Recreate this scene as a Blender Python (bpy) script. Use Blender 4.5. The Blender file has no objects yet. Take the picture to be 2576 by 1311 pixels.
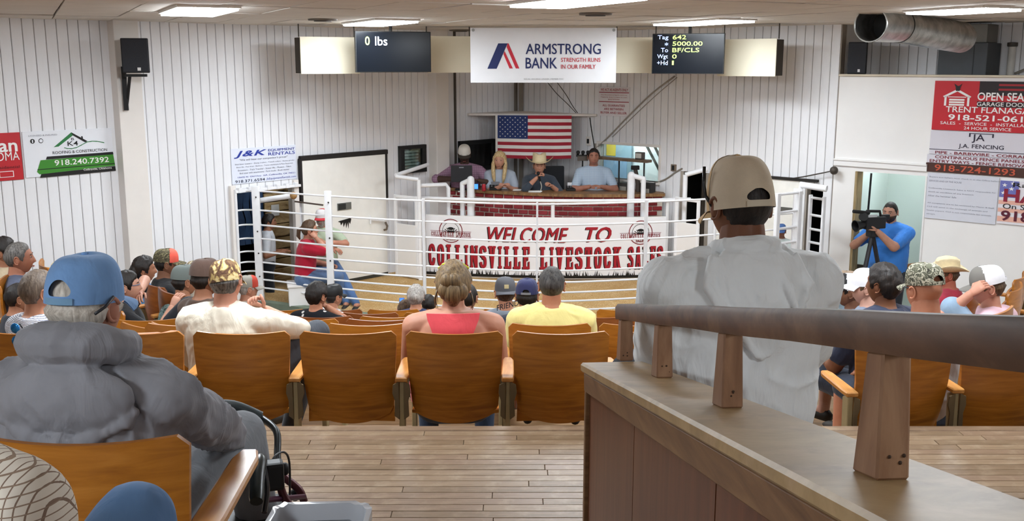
import bpy, bmesh, math, random
from mathutils import Vector, Matrix, noise
V = Vector
PI = math.pi
sc = bpy.context.scene
C = sc.collection
random.seed(7)
# ------------------------------------------------------------------ camera
CAMZ = 3.1            # metres above the ring floor
FPX = 2540.0          # focal length for a 2576 px wide frame
PITCH = math.atan((655.5 - 160) / FPX)
cam_d = bpy.data.cameras.new('camera'); cam = bpy.data.objects.new('camera', cam_d); C.objects.link(cam)
cam.location = (0, 0, CAMZ); cam.rotation_euler = (PI/2 - PITCH, 0, 0)
cam_d.sensor_width = 36.0; cam_d.lens = 36.0 * FPX / 2576.0; cam_d.clip_start = 0.05; cam_d.clip_end = 200
sc.camera = cam
# ------------------------------------------------------------------ world + exposure
w = bpy.data.worlds.new('world'); sc.world = w; w.use_nodes = True
w.node_tree.nodes['Background'].inputs[0].default_value = (0.9, 0.95, 1.0, 1)
w.node_tree.nodes['Background'].inputs[1].default_value = 0.25
sc.view_settings.view_transform = 'Standard'; sc.view_settings.look = 'None'
sc.view_settings.gamma = 1.0; sc.view_settings.use_curve_mapping = False
sc.view_settings.exposure = 0.0
LAMP = 43.0           # radiance of the fluorescent diffusers
CEIL = 3.6

# ------------------------------------------------------------------ photo measurements -> metres
def ray(x, y):
    u = (x - 1288.0) / FPX; v = (y - 655.5) / FPX
    cp, sp = math.cos(PITCH), math.sin(PITCH)
    return V((u, cp - v*sp, -(sp + v*cp)))
def PY(x, y, Y):
    d = ray(x, y); return V((0, 0, CAMZ)) + d*(Y/d.y)
def PZ(x, y, Z):
    d = ray(x, y); return V((0, 0, CAMZ)) + d*((Z-CAMZ)/d.z)
def PP(x, y, p0, n):
    d = ray(x, y); o = V((0, 0, CAMZ)); return o + d*((V(p0)-o).dot(V(n))/d.dot(V(n)))
# left wall L(t), right wall R(u): the two sides of the building's corner
LD = V((.692, .722, 0)).normalized(); L0 = V((-2.36, 14.37, 0)); LN = V((LD.y, -LD.x, 0))     # LN points into the room
RD = V((.743, -.669, 0)).normalized(); R0 = V((1.88, 15.3, 0)); RN = V((RD.y, -RD.x, 0))
def LP(x, y, off=0.0): return PP(x, y, L0 + LN*off, LN)
def RP(x, y, off=0.0): return PP(x, y, R0 + RN*off, RN)
def lt(p): return (p - L0).dot(LD)
def ru(p): return (p - R0).dot(RD)

# ------------------------------------------------------------------ materials
def lin(c):
    if isinstance(c, str):
        c = tuple(int(c[i:i+2], 16)/255 for i in (0, 2, 4))
    return tuple((x/12.92 if x <= .04045 else ((x+.055)/1.055)**2.4) for x in c) + (1,)
MATS = {}
class NB:
    def __init__(s, name):
        s.m = bpy.data.materials.new(name); s.m.use_nodes = True
        s.t = s.m.node_tree; s.b = s.t.nodes['Principled BSDF']; s._co = None
    def n(s, kind, **kw):
        nd = s.t.nodes.new(kind)
        for k, v in kw.items():
            if k.startswith('i_'):
                key = k[2:]; key = int(key) if key.isdigit() else key.replace('_', ' ')
                nd.inputs[key].default_value = v
            else: setattr(nd, k, v)
        return nd
    def l(s, a, b): s.t.links.new(a, b)
    def co(s, scale=(1, 1, 1), rot=(0, 0, 0), gen='Object'):
        tc = s.n('ShaderNodeTexCoord'); mp = s.n('ShaderNodeMapping')
        mp.inputs['Scale'].default_value = scale; mp.inputs['Rotation'].default_value = rot
        s.l(tc.outputs[gen], mp.inputs['Vector']); return mp.outputs[0]
    def noise(s, vec, scale, detail=3, rough=.55, dist=0):
        nd = s.n('ShaderNodeTexNoise'); nd.inputs['Scale'].default_value = scale; nd.inputs['Detail'].default_value = detail
        nd.inputs['Roughness'].default_value = rough; nd.inputs['Distortion'].default_value = dist
        s.l(vec, nd.inputs['Vector']); return nd.outputs['Fac']
    def ramp(s, fac, stops, interp='LINEAR'):
        r = s.n('ShaderNodeValToRGB'); e = r.color_ramp; e.interpolation = interp
        while len(e.elements) < len(stops): e.elements.new(.5)
        for i, (p, c) in enumerate(stops): e.elements[i].position = p; e.elements[i].color = lin(c)
        s.l(fac, r.inputs[0]); return r.outputs[0]
    def mix(s, fac, a, b):
        m = s.n('ShaderNodeMix', data_type='RGBA')
        if isinstance(fac, float): m.inputs[0].default_value = fac
        else: s.l(fac, m.inputs[0])
        for sock, v in ((m.inputs[6], a), (m.inputs[7], b)):
            if isinstance(v, (str, tuple)): sock.default_value = lin(v)
            else: s.l(v, sock)
        return m.outputs[2]
    def math(s, op, a, b=None):
        m = s.n('ShaderNodeMath', operation=op)
        for i, v in enumerate((a, b)):
            if v is None: continue
            if isinstance(v, (int, float)): m.inputs[i].default_value = v
            else: s.l(v, m.inputs[i])
        return m.outputs[0]
    def bump(s, h, dist=.002, st=.5):
        b = s.n('ShaderNodeBump'); b.inputs['Strength'].default_value = st; b.inputs['Distance'].default_value = dist
        s.l(h, b.inputs['Height']); s.l(b.outputs[0], s.b.inputs['Normal'])
    def col(s, c):
        if isinstance(c, (str, tuple)): s.b.inputs['Base Color'].default_value = lin(c)
        else: s.l(c, s.b.inputs['Base Color'])
    def fin(s, rough=.6, metal=0, spec=.4):
        s.b.inputs['Roughness'].default_value = rough; s.b.inputs['Metallic'].default_value = metal
        s.b.inputs['Specular IOR Level'].default_value = spec; return s.m
def M(color, rough=.6, metal=0, spec=.4, var=.06, vs=6.0, bump=0, bs=60, bd=.001, emit=None):
    """plain procedural material: one colour with a faint mottling"""
    key = ('M', color, rough, metal, spec, var, vs, bump, bs, bd, emit)
    if key in MATS: return MATS[key]
    b = NB('paint_%d' % len(MATS)); co = b.co()
    if emit:
        b.b.inputs['Base Color'].default_value = lin(color); b.b.inputs['Emission Color'].default_value = lin(color); b.b.inputs['Emission Strength'].default_value = emit
    elif var:
        f = b.noise(co, vs, 4); l_ = lin(color); a = tuple(max(0, x*(1-var)) for x in l_[:3]); z = tuple(min(1, x*(1+var)) for x in l_[:3])
        r = b.n('ShaderNodeValToRGB'); r.color_ramp.elements[0].position = .3; r.color_ramp.elements[1].position = .7
        r.color_ramp.elements[0].color = a + (1,); r.color_ramp.elements[1].color = z + (1,)
        b.l(f, r.inputs[0]); b.l(r.outputs[0], b.b.inputs['Base Color'])
    else: b.col(color)
    if bump: b.bump(b.noise(co, bs, 3), bd, bump)
    MATS[key] = b.fin(rough, metal, spec); return MATS[key]
def wood(name, c0, c1, c2, scale=(1, 1, 1), gs=8, rough=.4, spec=.5, wear=None, bd=.0006):
    if name in MATS: return MATS[name]
    b = NB(name); co = b.co(scale)
    f = b.noise(co, gs, 6, .6, .6); base = b.ramp(f, [(.28, c0), (.52, c1), (.75, c2)])
    if wear:
        co2 = b.co(); g = b.noise(co2, 9, 5, .65); r = b.ramp(g, [(.5, '000000'), (.72, 'ffffff')])
        base = b.mix(r, base, wear)
    b.col(base); b.bump(f, bd, .4); MATS[name] = b.fin(rough, 0, spec); return MATS[name]
def cloth(color, var=.1, bs=260, rough=.9, fold=.5):
    key = ('cloth', color, var, bs, fold)
    if key in MATS: return MATS[key]
    b = NB('cloth_%d' % len(MATS)); co = b.co()
    f = b.noise(co, 7, 4); l_ = lin(color)
    r = b.n('ShaderNodeValToRGB'); r.color_ramp.elements[0].position = .3; r.color_ramp.elements[1].position = .7
    r.color_ramp.elements[0].color = tuple(x*(1-var) for x in l_[:3]) + (1,); r.color_ramp.elements[1].color = tuple(min(1, x*(1+var)) for x in l_[:3]) + (1,)
    b.l(f, r.inputs[0]); b.l(r.outputs[0], b.b.inputs['Base Color'])
    co2 = b.co((1, 1, .45)); h = b.noise(co2, 13, 3, .5, 1.2)
    b.bump(h, .012, fold); b.b.inputs['Sheen Weight'].default_value = .15
    MATS[key] = b.fin(rough, 0, .15); return MATS[key]
def patch(name, cols, scale=18, rough=.85, dist=1.5, detail=2):
    """blotchy print (camouflage, tropical print): hard steps of a distorted noise"""
    if name in MATS: return MATS[name]
    b = NB(name); co = b.co(); f = b.noise(co, scale, detail, .5, dist)
    n = len(cols); lo, hi = .36, .64
    b.col(b.ramp(f, [(lo + (hi-lo)*i/n if i else 0.0, c) for i, c in enumerate(cols)], 'CONSTANT'))
    b.bump(b.noise(b.co(), 14, 3), .008, .4); MATS[name] = b.fin(rough, 0, .15); return MATS[name]
def skin(color):
    key = ('skin', color)
    if key in MATS: return MATS[key]
    b = NB('skin_%d' % len(MATS)); co = b.co(); f = b.noise(co, 16, 4)
    l_ = lin(color)
    r = b.n('ShaderNodeValToRGB'); r.color_ramp.elements[0].position = .3; r.color_ramp.elements[1].position = .72
    r.color_ramp.elements[0].color = (l_[0]*.92, l_[1]*.84, l_[2]*.82, 1); r.color_ramp.elements[1].color = (min(1, l_[0]*1.05), l_[1]*1.06, l_[2]*1.06, 1)
    b.l(f, r.inputs[0]); b.l(r.outputs[0], b.b.inputs['Base Color'])
    b.b.inputs['Subsurface Weight'].default_value = .0
    b.bump(b.noise(co, 90, 2), .0008, .3); MATS[key] = b.fin(.55, 0, .35); return MATS[key]
def hairm(c0, c1, sc_=(60, 60, 7), rough=.5):
    key = ('hair', c0, c1)
    if key in MATS: return MATS[key]
    b = NB('hair_%d' % len(MATS)); co = b.co(sc_); f = b.noise(co, 1.6, 4, .6, .4)
    b.col(b.ramp(f, [(.33, c0), (.68, c1)])); b.bump(f, .004, .8); MATS[key] = b.fin(rough, 0, .35); return MATS[key]

WHITE = M('f0eeec', .55, var=.03, vs=1.5)
PIPE = M('f0f0f2', .35, var=.04, vs=9)
CREAM = M('ece4cc', .5, var=.03, vs=2)
BLACK = M('161617', .5, var=.1)
DARK = M('2a2826', .7, var=.15)
PRINT = {}
def ink(c): return M(c, .45, var=0)

# ------------------------------------------------------------------ mesh building
class G:
    def __init__(s): s.v = []; s.f = []
    def add(s, vs, fs):
        o = len(s.v); s.v += [V(p) for p in vs]; s.f += [tuple(i+o for i in f) for f in fs]; return s
    def box(s, c, d, rz=0, tilt=None):
        hx, hy, hz = d[0]/2, d[1]/2, d[2]/2; m = Matrix.Rotation(rz, 3, 'Z')
        if tilt is not None: m = m @ tilt
        c = V(c); ps = [c + m @ V((sx*hx, sy*hy, sz*hz)) for sx in (-1, 1) for sy in (-1, 1) for sz in (-1, 1)]
        return s.add(ps, [(0, 1, 3, 2), (4, 6, 7, 5), (0, 4, 5, 1), (2, 3, 7, 6), (0, 2, 6, 4), (1, 5, 7, 3)])
    def hexa(s, b, t):
        """solid from a bottom quad and a top quad"""
        n = len(b); fs = [tuple(range(n))[::-1], tuple(range(n, 2*n))] + [(i, (i+1) % n, n+(i+1) % n, n+i) for i in range(n)]
        return s.add(list(b)+list(t), fs)
    def slab(s, o, U, W, n, th):
        """rectangular plate: corner o, edges U and W, extruded th along n"""
        o, U, W, n = V(o), V(U), V(W), V(n)
        return s.hexa([o, o+U, o+U+W, o+W], [p + n*th for p in (o, o+U, o+U+W, o+W)])
    def rings(s, rings, cap=True, closed=True):
        k = len(rings[0]); o = len(s.v)
        for r in rings: s.v += [V(p) for p in r]
        for i in range(len(rings)-1):
            for j in range(k if closed else k-1):
                j2 = (j+1) % k; s.f.append((o+i*k+j, o+i*k+j2, o+(i+1)*k+j2, o+(i+1)*k+j))
        if cap:
            s.f.append(tuple(o+j for j in range(k))[::-1]); s.f.append(tuple(o+(len(rings)-1)*k+j for j in range(k)))
        return s
    def tube(s, path, r, seg=8, cap=True, up=None):
        path = [V(p) for p in path]; n = len(path); rs = r if isinstance(r, (list, tuple)) else [r]*n; rings = []
        pu = None
        for i, p in enumerate(path):
            d = (path[min(i+1, n-1)] - path[max(i-1, 0)]).normalized()
            if pu is None:
                u = V(up) if up else (V((0, 0, 1)) if abs(d.z) < .9 else V((1, 0, 0)))
            else: u = pu
            a = (u - d*u.dot(d)).normalized(); b = d.cross(a); pu = a
            rr = rs[i]; ra, rb = rr if isinstance(rr, (list, tuple)) else (rr, rr)
            rings.append([p + a*math.cos(2*PI*j/seg)*ra + b*math.sin(2*PI*j/seg)*rb for j in range(seg)])
        return s.rings(rings, cap)
    def caps(s, a, b, ra, rb, seg=12):
        """tapered capsule"""
        a, b = V(a), V(b); d = (b-a); L = d.length; d = d.normalized() if L > 1e-6 else V((0, 0, 1))
        pts, rr = [], []
        for k in range(4): t = PI/2*(k/4); pts.append(a - d*ra*math.cos(t)); rr.append(max(.0005, ra*math.sin(t)))
        pts.append(a); rr.append(ra); pts.append(b); rr.append(rb)
        for k in range(3, -1, -1): t = PI/2*(k/4); pts.append(b + d*rb*math.cos(t)); rr.append(max(.0005, rb*math.sin(t)))
        u = V((0, 0, 1)) if abs(d.z) < .9 else V((1, 0, 0)); e = (u - d*u.dot(d)).normalized(); g = d.cross(e)
        return s.rings([[p + e*math.cos(2*PI*j/seg)*r + g*math.sin(2*PI*j/seg)*r for j in range(seg)] for p, r in zip(pts, rr)])
    def ball(s, c, r, nu=14, nv=9, m=None):
        c = V(c); r = (r, r, r) if isinstance(r, (int, float)) else r; rings = []
        for i in range(nv+1):
            t = PI*i/nv; t = min(max(t, .02), PI-.02)
            ring = []
            for j in range(nu):
                p = V((r[0]*math.sin(t)*math.cos(2*PI*j/nu), r[1]*math.sin(t)*math.sin(2*PI*j/nu), -r[2]*math.cos(t)))
                ring.append(c + (m @ p if m else p))
            rings.append(ring)
        return s.rings(rings)
    def lathe(s, c, prof, seg=20, cap=True, m=None):
        c = V(c); rings = []
        for r, z in prof:
            ring = [V((r*math.cos(2*PI*j/seg), r*math.sin(2*PI*j/seg), z)) for j in range(seg)]
            rings.append([c + (m @ p if m else p) for p in ring])
        return s.rings(rings, cap)
    def prism(s, poly, o, U, W, n, th):
        """2-D outline (a,b) -> o + U*a + W*b, extruded th along n"""
        o, U, W, n = V(o), V(U), V(W), V(n); b = [o + U*a + W*c for a, c in poly]
        return s.hexa(b, [p + n*th for p in b])
    def xf(s, m):
        s.v = [m @ p for p in s.v]; return s

def finish(me, mat, smooth):
    if mat is not None:
        for m_ in (mat if isinstance(mat, (list, tuple)) else [mat]): me.materials.append(m_)
    me.polygons.foreach_set('use_smooth', [bool(smooth)]*len(me.polygons))
    if smooth and smooth is not True: me.set_sharp_from_angle(angle=math.radians(smooth))
    me.update()
def mesh(name, g, mat, smooth=False, bevel=0, fix=True):
    me = bpy.data.meshes.new(name)
    me.from_pydata([tuple(p) for p in g.v], [], g.f)
    if bevel or fix:
        bm = bmesh.new(); bm.from_mesh(me)
        bmesh.ops.recalc_face_normals(bm, faces=bm.faces)
        if bevel: bmesh.ops.bevel(bm, geom=bm.edges[:], offset=bevel, segments=2 if bevel > .006 else 1, affect='EDGES', profile=.6)
        bm.to_mesh(me); bm.free()
    finish(me, mat, smooth); return me
def link(name, data, parent=None):
    o = bpy.data.objects.new(name, data); C.objects.link(o)
    if parent is not None: o.parent = parent
    return o
def inv(parent):
    """world -> parent's own coordinates (parents sit at top level or one below)"""
    m = Matrix.LocRotScale(parent.location, parent.rotation_euler, parent.scale)
    if parent.parent is not None: m = Matrix.LocRotScale(parent.parent.location, parent.parent.rotation_euler, parent.parent.scale) @ m
    return m.inverted()
def tag(o, label=None, cat=None, group=None, kind=None):
    if label: o['label'] = label
    if cat: o['category'] = cat
    if group: o['group'] = group
    if kind: o['kind'] = kind
    return o
def thing(name, label, cat, loc=(0, 0, 0), rz=0, group=None):
    o = link(name, None); o.location = loc; o.rotation_euler = (0, 0, rz); return tag(o, label, cat, group)
def obj(name, g, mat, parent=None, smooth=False, bevel=0, local=False, label=None, cat=None, group=None, kind=None, base=None):
    """one mesh object; g is in world coordinates unless local; a top-level mesh gets its origin at its base"""
    if parent is not None and not local: g.xf(inv(parent))
    loc = None
    if parent is None and not local:
        if base is None:
            n = len(g.v); base = V((sum(p.x for p in g.v)/n, sum(p.y for p in g.v)/n, min(p.z for p in g.v)))
        loc = V(base); g.v = [p - loc for p in g.v]
    o = link(name, mesh(name, g, mat, smooth, bevel), parent)
    if loc is not None: o.location = loc
    return tag(o, label, cat, group, kind)
def copy_tree(o, parent=None):
    c = o.copy(); C.objects.link(c); c.parent = parent
    for ch in o.children: copy_tree(ch, c)
    return c

# flat lettering -----------------------------------------------------------------
_tc = {}
def glyphs(s, bold=0.0, shear=0.0, space=1.0):
    key = (s, bold, shear, space)
    if key not in _tc:
        cu = bpy.data.curves.new('lettering', 'FONT'); cu.body = s; cu.offset = 0 if 'M' in s else bold*.5; cu.shear = shear; cu.space_character = space
        cu.resolution_u = 3; cu.size = 1.0
        ob = bpy.data.objects.new('lettering', cu); C.objects.link(ob)
        me = bpy.data.meshes.new_from_object(ob.evaluated_get(bpy.context.evaluated_depsgraph_get()))
        vs = [(v.co.x, v.co.y) for v in me.vertices]; fs = [tuple(p.vertices) for p in me.polygons]; n0 = len(vs)
        if 'M' in s and bold:      # the outline offset folds over in an M: thicken by overlaying instead
            d = bold*.45; v0, f0 = vs, fs; vs, fs = [], []
            for k, (ox, oy) in enumerate(((-d, 0), (d, 0), (0, d*.5), (0, -d*.5))): vs = vs + [(x+ox, y+oy) for x, y in v0]; fs = fs + [tuple(i+k*n0 for i in f) for f in f0]
        x0, x1 = min(v[0] for v in vs), max(v[0] for v in vs); y0, y1 = min(v[1] for v in vs), max(v[1] for v in vs)
        _tc[key] = ([((x-x0)/(x1-x0), (y-y0)/(y1-y0)) for x, y in vs], fs, n0)
        bpy.data.objects.remove(ob); bpy.data.curves.remove(cu); bpy.data.meshes.remove(me)
    return _tc[key]
class Plane:
    """a flat sheet: fractions (a,b) of its width and height; b runs up"""
    def __init__(s, o, U, W, n): s.o, s.U, s.W, s.n = V(o), V(U), V(W), V(n).normalized()
    def at(s, a, b, lift=.004): return s.o + s.U*a + s.W*b + s.n*lift
def letter(pl, txt, a0, b0, a1, b1, mat, parent, bold=.0, shear=0., space=1., lift=.004, name='lettering', label=None, tilt=0., split=False):
    vs, fs, n0 = glyphs(txt, bold, shear, space)
    if split or len(txt) <= 27:
        par = list(range(len(vs)))
        def find(i):
            while par[i] != i: par[i] = par[par[i]]; i = par[i]
            return i
        for f in fs:
            for e in f[1:]: par[find(e)] = find(f[0])
        for i in range(n0, len(vs)): par[find(i)] = find(i % n0)
        isl = {}
        for f in fs: isl.setdefault(find(f[0]), []).append(f)
        for k in sorted(isl, key=lambda k: min(vs[e][0] for f in isl[k] for e in f)):
            used = sorted({e for f in isl[k] for e in f}); mp = {e: i for i, e in enumerate(used)}
            g = G().add([pl.at(a0 + (a1-a0)*vs[e][0], b0 + (b1-b0)*vs[e][1], lift + .0007*(e//n0)) for e in used], [tuple(mp[e] for e in f) for f in isl[k]])
            g.xf(inv(parent)); o = link('letter', mesh('letter', g, mat, fix=False), parent)
        return o
    g = G().add([pl.at(a0 + (a1-a0)*x, b0 + (b1-b0)*y + tilt*x, lift + .0007*(i//n0)) for i, (x, y) in enumerate(vs)], fs)
    g.xf(inv(parent)); o = link(name, mesh(name, g, mat, fix=False), parent); o['kind'] = 'stuff'
    if label: o['label'] = label
    return o
def shape(pl, polys, mat, parent, lift=.003, name='printed_shape', label=None):
    g = G()
    for p in polys: g.add([pl.at(a, b, lift) for a, b in p], [tuple(range(len(p)))])
    g.xf(inv(parent)); o = link(name, mesh(name, g, mat, fix=False), parent)
    if label: o['label'] = label
    return o
def rect(a0, b0, a1, b1): return [(a0, b0), (a1, b0), (a1, b1), (a0, b1)]
def disc(a, b, ra, rb, n=20, t0=0, t1=2*PI): return [(a + ra*math.cos(t0+(t1-t0)*i/n), b + rb*math.sin(t0+(t1-t0)*i/n)) for i in range(n)]
def annulus(a, b, ra, rb, k, n=28): return [[(a + ra*q*math.cos(2*PI*(i+e)/n), b + rb*q*math.sin(2*PI*(i+e)/n)) for q, e in ((k, 0), (1, 0), (1, 1), (k, 1))] for i in range(n)]
# ================================================================== THE ROOM
SID = .123
SIDING = None
def siding_mat():
    b = NB('painted_siding'); co = b.co((1, 1, .25)); f = b.noise(co, 5, 5, .6)
    co2 = b.co((9, 9, .6)); g = b.noise(co2, 2.2, 5, .65)
    st = b.ramp(g, [(.60, '000000'), (.80, '6a6a6a')])
    b.col(b.mix(st, b.ramp(f, [(.3, 'e8e8ea'), (.7, 'f3f3f6')]), 'c9bda9')); b.bump(b.noise(b.co((30, 30, 1)), 3, 3), .001, .25)
    return b.fin(.5, 0, .4)
SIDING = siding_mat()
GROOVE = M('a59d93', .7, var=.15, vs=3)
def segs(t0, t1, z0, z1, ops):
    """vertical extents of wall left over in the strip t0..t1"""
    free = [(z0, z1)]
    for a, b, c, d in ops:
        if a < t1 - .02 and b > t0 + .02:
            nf = []
            for p, q in free:
                if c > p: nf.append((p, min(q, c)))
                if d < q: nf.append((max(p, d), q))
            free = [(p, q) for p, q in nf if q - p > .02]
    return free
def wall(name, P0, D, N, t0, t1, z0, z1, ops=(), boards=None, thick=.12, mat=None):
    cuts = sorted({t0, t1} | {min(max(x, t0), t1) for o in ops for x in o[:2]}); g = G()
    for a, b in zip(cuts, cuts[1:]):
        if b - a < 1e-4: continue
        for p, q in segs(a, b, z0, z1, ops):
            g.slab(P0 + D*a - N*thick + V((0, 0, p)), D*(b-a), V((0, 0, q-p)), N, thick)
    w_ = obj(name, g, mat or GROOVE, kind='structure', base=P0 + D*((t0+t1)/2) + V((0, 0, z0)))
    if boards:
        b0, b1 = boards; n = int((b1-b0)/SID); cache = {}
        rz = math.atan2(D.y, D.x)
        for i in range(n):
            ta = b0 + i*SID
            for p, q in segs(ta, ta+SID, z0, z1, ops):
                h = round(q-p, 3)
                if h not in cache:
                    gg = G(); hw = SID/2 - .0035; e = .005; th = .016
                    prof = [(-hw, 0), (-hw, -th+e), (-hw+e, -th), (hw-e, -th), (hw, -th+e), (hw, 0)]
                    gg.rings([[V((x, y, zz)) for x, y in prof] for zz in (0, h)])
                    cache[h] = mesh('siding_board', gg, SIDING)
                o = link('siding_board', cache[h], w_)
                o.location = P0 + D*(ta+SID/2) + N*.0005 + V((0, 0, p)) - w_.location; o.rotation_euler = (0, 0, rz)
    return w_
FLOORZ = -.35
tcorner = 3.54; ucorner = -2.42
op_l = (lt(LP(592, 600)), lt(LP(742, 600)), FLOORZ, LP(660, 474).z)
wall_left = wall('wall_left', L0, LD, LN, -8.6, tcorner, FLOORZ, CEIL+.05, [op_l], boards=(-5.9, tcorner-.02))
uw0, uw1 = ru(RP(1507, 400)), ru(RP(1660, 400)); zw0, zw1 = RP(1580, 452).z, RP(1580, 366).z
op_w = (uw0, uw1, zw0, zw1)
op_g = (ru(RP(1716, 560)), ru(RP(1772, 560)), FLOORZ, RP(1740, 432).z)
op_g2 = (ru(RP(2026, 560)), ru(RP(2066, 560)), FLOORZ, RP(2040, 470).z)
ujoin = ru(RP(2106, 300))
wall_right = wall('wall_right', R0, RD, RN, ucorner, ujoin, FLOORZ, CEIL+.05, [op_w, op_g, op_g2], boards=(ucorner+.02, ujoin))
# the plain white partition with the doorway, nearer end of the right wall
pt_z = RP(2200, 192).z
od = (ru(RP(2147, 560)), ru(RP(2322, 560)), FLOORZ, RP(2200, 434).z)
wall_partition = wall('wall_partition', R0, RD, RN, ujoin, 9.0, FLOORZ, pt_z, [od], thick=.14, mat=WHITE)
# boarded wall seen above and behind the partition
wall_upper = wall('wall_upper', R0 - RN*.75, RD, RN, ujoin-.3, 9.0, pt_z-.9, CEIL+.05, (), boards=(ujoin-.28, 8.9))
g = G().slab(R0 + RD*ujoin - RN*.76 + V((0, 0, FLOORZ)), RN*.62, V((0, 0, CEIL-FLOORZ)), RD, -.06)
obj('wall_return', g, WHITE, kind='structure')
g = G().slab(R0 + RD*ujoin - RN*.76 + V((0, 0, pt_z-.05)), RD*(9-ujoin), RN*.62, V((0, 0, 1)), .04)
obj('wall_ledge', g, WHITE, kind='structure')
# corridor behind the doorway, greenish white
HALL = M('d9e6de', .5, var=.03, vs=1.2)
pa = R0 + RD*(od[0]-.9) - RN*1.35; pb = R0 + RD*(od[1]+1.2) - RN*1.35
obj('wall_hall', G().slab(pa + V((0, 0, FLOORZ)), pb-pa, V((0, 0, 2.9)), RN, -.06), HALL, kind='structure')
obj('wall_hall_side', G().slab(R0 + RD*(od[0]-.12) - RN*1.4 + V((0, 0, FLOORZ)), RN*1.25, V((0, 0, 2.9)), RD, -.06), HALL, kind='structure')
obj('ceiling_hall', G().slab(R0 + RD*(od[0]-.9) - RN*1.4 + V((0, 0, 2.5)), RD*3.2, RN*1.26, V((0, 0, 1)), .05), WHITE, kind='structure')
# horizontal trim over the doorway and the top cap of the partition
g = G(); a = RP(2100, 402); zt = a.z
g.slab(R0 + RD*ujoin + V((0, 0, zt-.07)), RD*1.2, V((0, 0, .07)), RN, .03); g.slab(R0 + RD*ujoin + V((0, 0, zt)), RD*1.2, V((0, 0, .02)), RN, .045)
obj('trim_1', g, WHITE, kind='structure', bevel=.003)
obj('trim_2', G().slab(R0 + RD*ujoin - RN*.15 + V((0, 0, pt_z)), RD*(9-ujoin), RN*.19, V((0, 0, 1)), .025), M('d8cdb8', .6), kind='structure', bevel=.003)
JAMB = wood('door_jamb_wood', '7d6746', '9d8862', 'b9a884', (6, 6, .6), 5, .6, .3)
g = G()
for uu in (od[0],): g.slab(R0 + RD*(uu-.01) - RN*.15 + V((0, 0, FLOORZ)), RD*.035, V((0, 0, od[3]-FLOORZ)), RN, .175)
obj('trim_3', g, JAMB, kind='structure', bevel=.003)
obj('trim_4', G().slab(R0 + RD*(od[1]-.01) - RN*.15 + V((0, 0, FLOORZ)), RD*.02, V((0, 0, od[3]-FLOORZ)), RN, .16), WHITE, kind='structure')
# outer walls out of view
p = L0 + LD*-8.6; q = R0 + RD*9.0
for nm, a, b in (('wall_west', V((p.x, p.y, 0)), V((p.x, -4, 0))), ('wall_south', V((p.x, -4, 0)), V((q.x, -4, 0))), ('wall_east', V((q.x, -4, 0)), V((q.x, q.y, 0)))):
    d = b-a; n = V((d.y, -d.x, 0)).normalized(); obj(nm, G().slab(a + V((0, 0, FLOORZ)), d, V((0, 0, CEIL-FLOORZ+.05)), n, .1), WHITE, kind='structure')
# boxed column on the left wall
COLM = M('e9e3dd', .55, var=.04, vs=2)
t_ = lt(LP(312, 300)); g = G()
g.slab(L0 + LD*(t_-.13) + V((0, 0, FLOORZ)), LD*.3, V((0, 0, CEIL-FLOORZ)), LN, .17); obj('trim_5', g, COLM, kind='structure', bevel=.008)
t_ = lt(LP(1092, 300)); g = G()
g.slab(L0 + LD*(t_-.13) + V((0, 0, FLOORZ)), LD*.26, V((0, 0, CEIL-FLOORZ)), LN, .2); obj('trim_6', g, COLM, kind='structure', bevel=.006)
for k, xx in enumerate((1112, 1143)):
    t_ = lt(LP(xx, 300)); obj('trim_%d' % (7+k), G().slab(L0 + LD*(t_-.02) + V((0, 0, FLOORZ)), LD*.035, V((0, 0, CEIL-FLOORZ)), LN, .035), M('55504a', .6), kind='structure')
# corner post behind the flag
cpt = L0 + LD*tcorner
obj('trim_9', G().box(cpt + V((.06, -.12, (CEIL+FLOORZ)/2)), (.07, .07, CEIL-FLOORZ)), M('8f867b', .6), kind='structure')

# ------------------------------------------------------------------ ceiling
TA = V((.43, -.903, 0)).normalized(); TB = V((.903, .43, 0)).normalized()
TILE = M('d9d2c9', .85, var=.05, vs=2.5, bump=.3, bs=120, bd=.002)
lamps = [(-2.86, 9.45), (.48, 7.98), (-1.55, 12.1), (2.2, 12.0), (4.05, 9.35),
         (-4.6, 6.1), (-1.4, 5.2), (2.0, 5.1), (5.2, 5.9), (-2.2, .2), (2.5, 0.0)]  # last two are added out of view to light the foreground backs
ceil_o = obj('ceiling', G().box((0, 6.6, CEIL+.06), (19, 22, .1)), M('8e857a', .8), kind='structure')
gt = G(); gt.rings([[V((x, y, z)) for x, y in ((-.3, -.605), (.3, -.605), (.3, .605), (-.3, .605))] for z in (0, .014)])
tile_me = mesh('ceiling_tile', gt, TILE); rzt = math.atan2(TB.y, TB.x)
def inside(p, m):
    return (p-L0).dot(LN) > m and (p-(R0-RN*.75)).dot(RN) > m
cnt = 0
for i in range(-16, 20):
    for j in range(-14, 4):
        c = V((0, 7.0, 0)) + TB*(i*.616 + .1) + TA*(j*1.226 + .2)
        if c.y < 7.3 or abs(c.x) > 8.0 or not inside(c, -.55): continue
        o = link('ceiling_tile', tile_me, ceil_o)
        sag = .012*noise.noise(c*.7)
        o.location = V((c.x, c.y, CEIL-.012 + sag)) - ceil_o.location; o.rotation_euler = (.01*noise.noise(c*1.7), .012*noise.noise(c*2.3 + V((5, 0, 0))), rzt); cnt += 1
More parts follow.
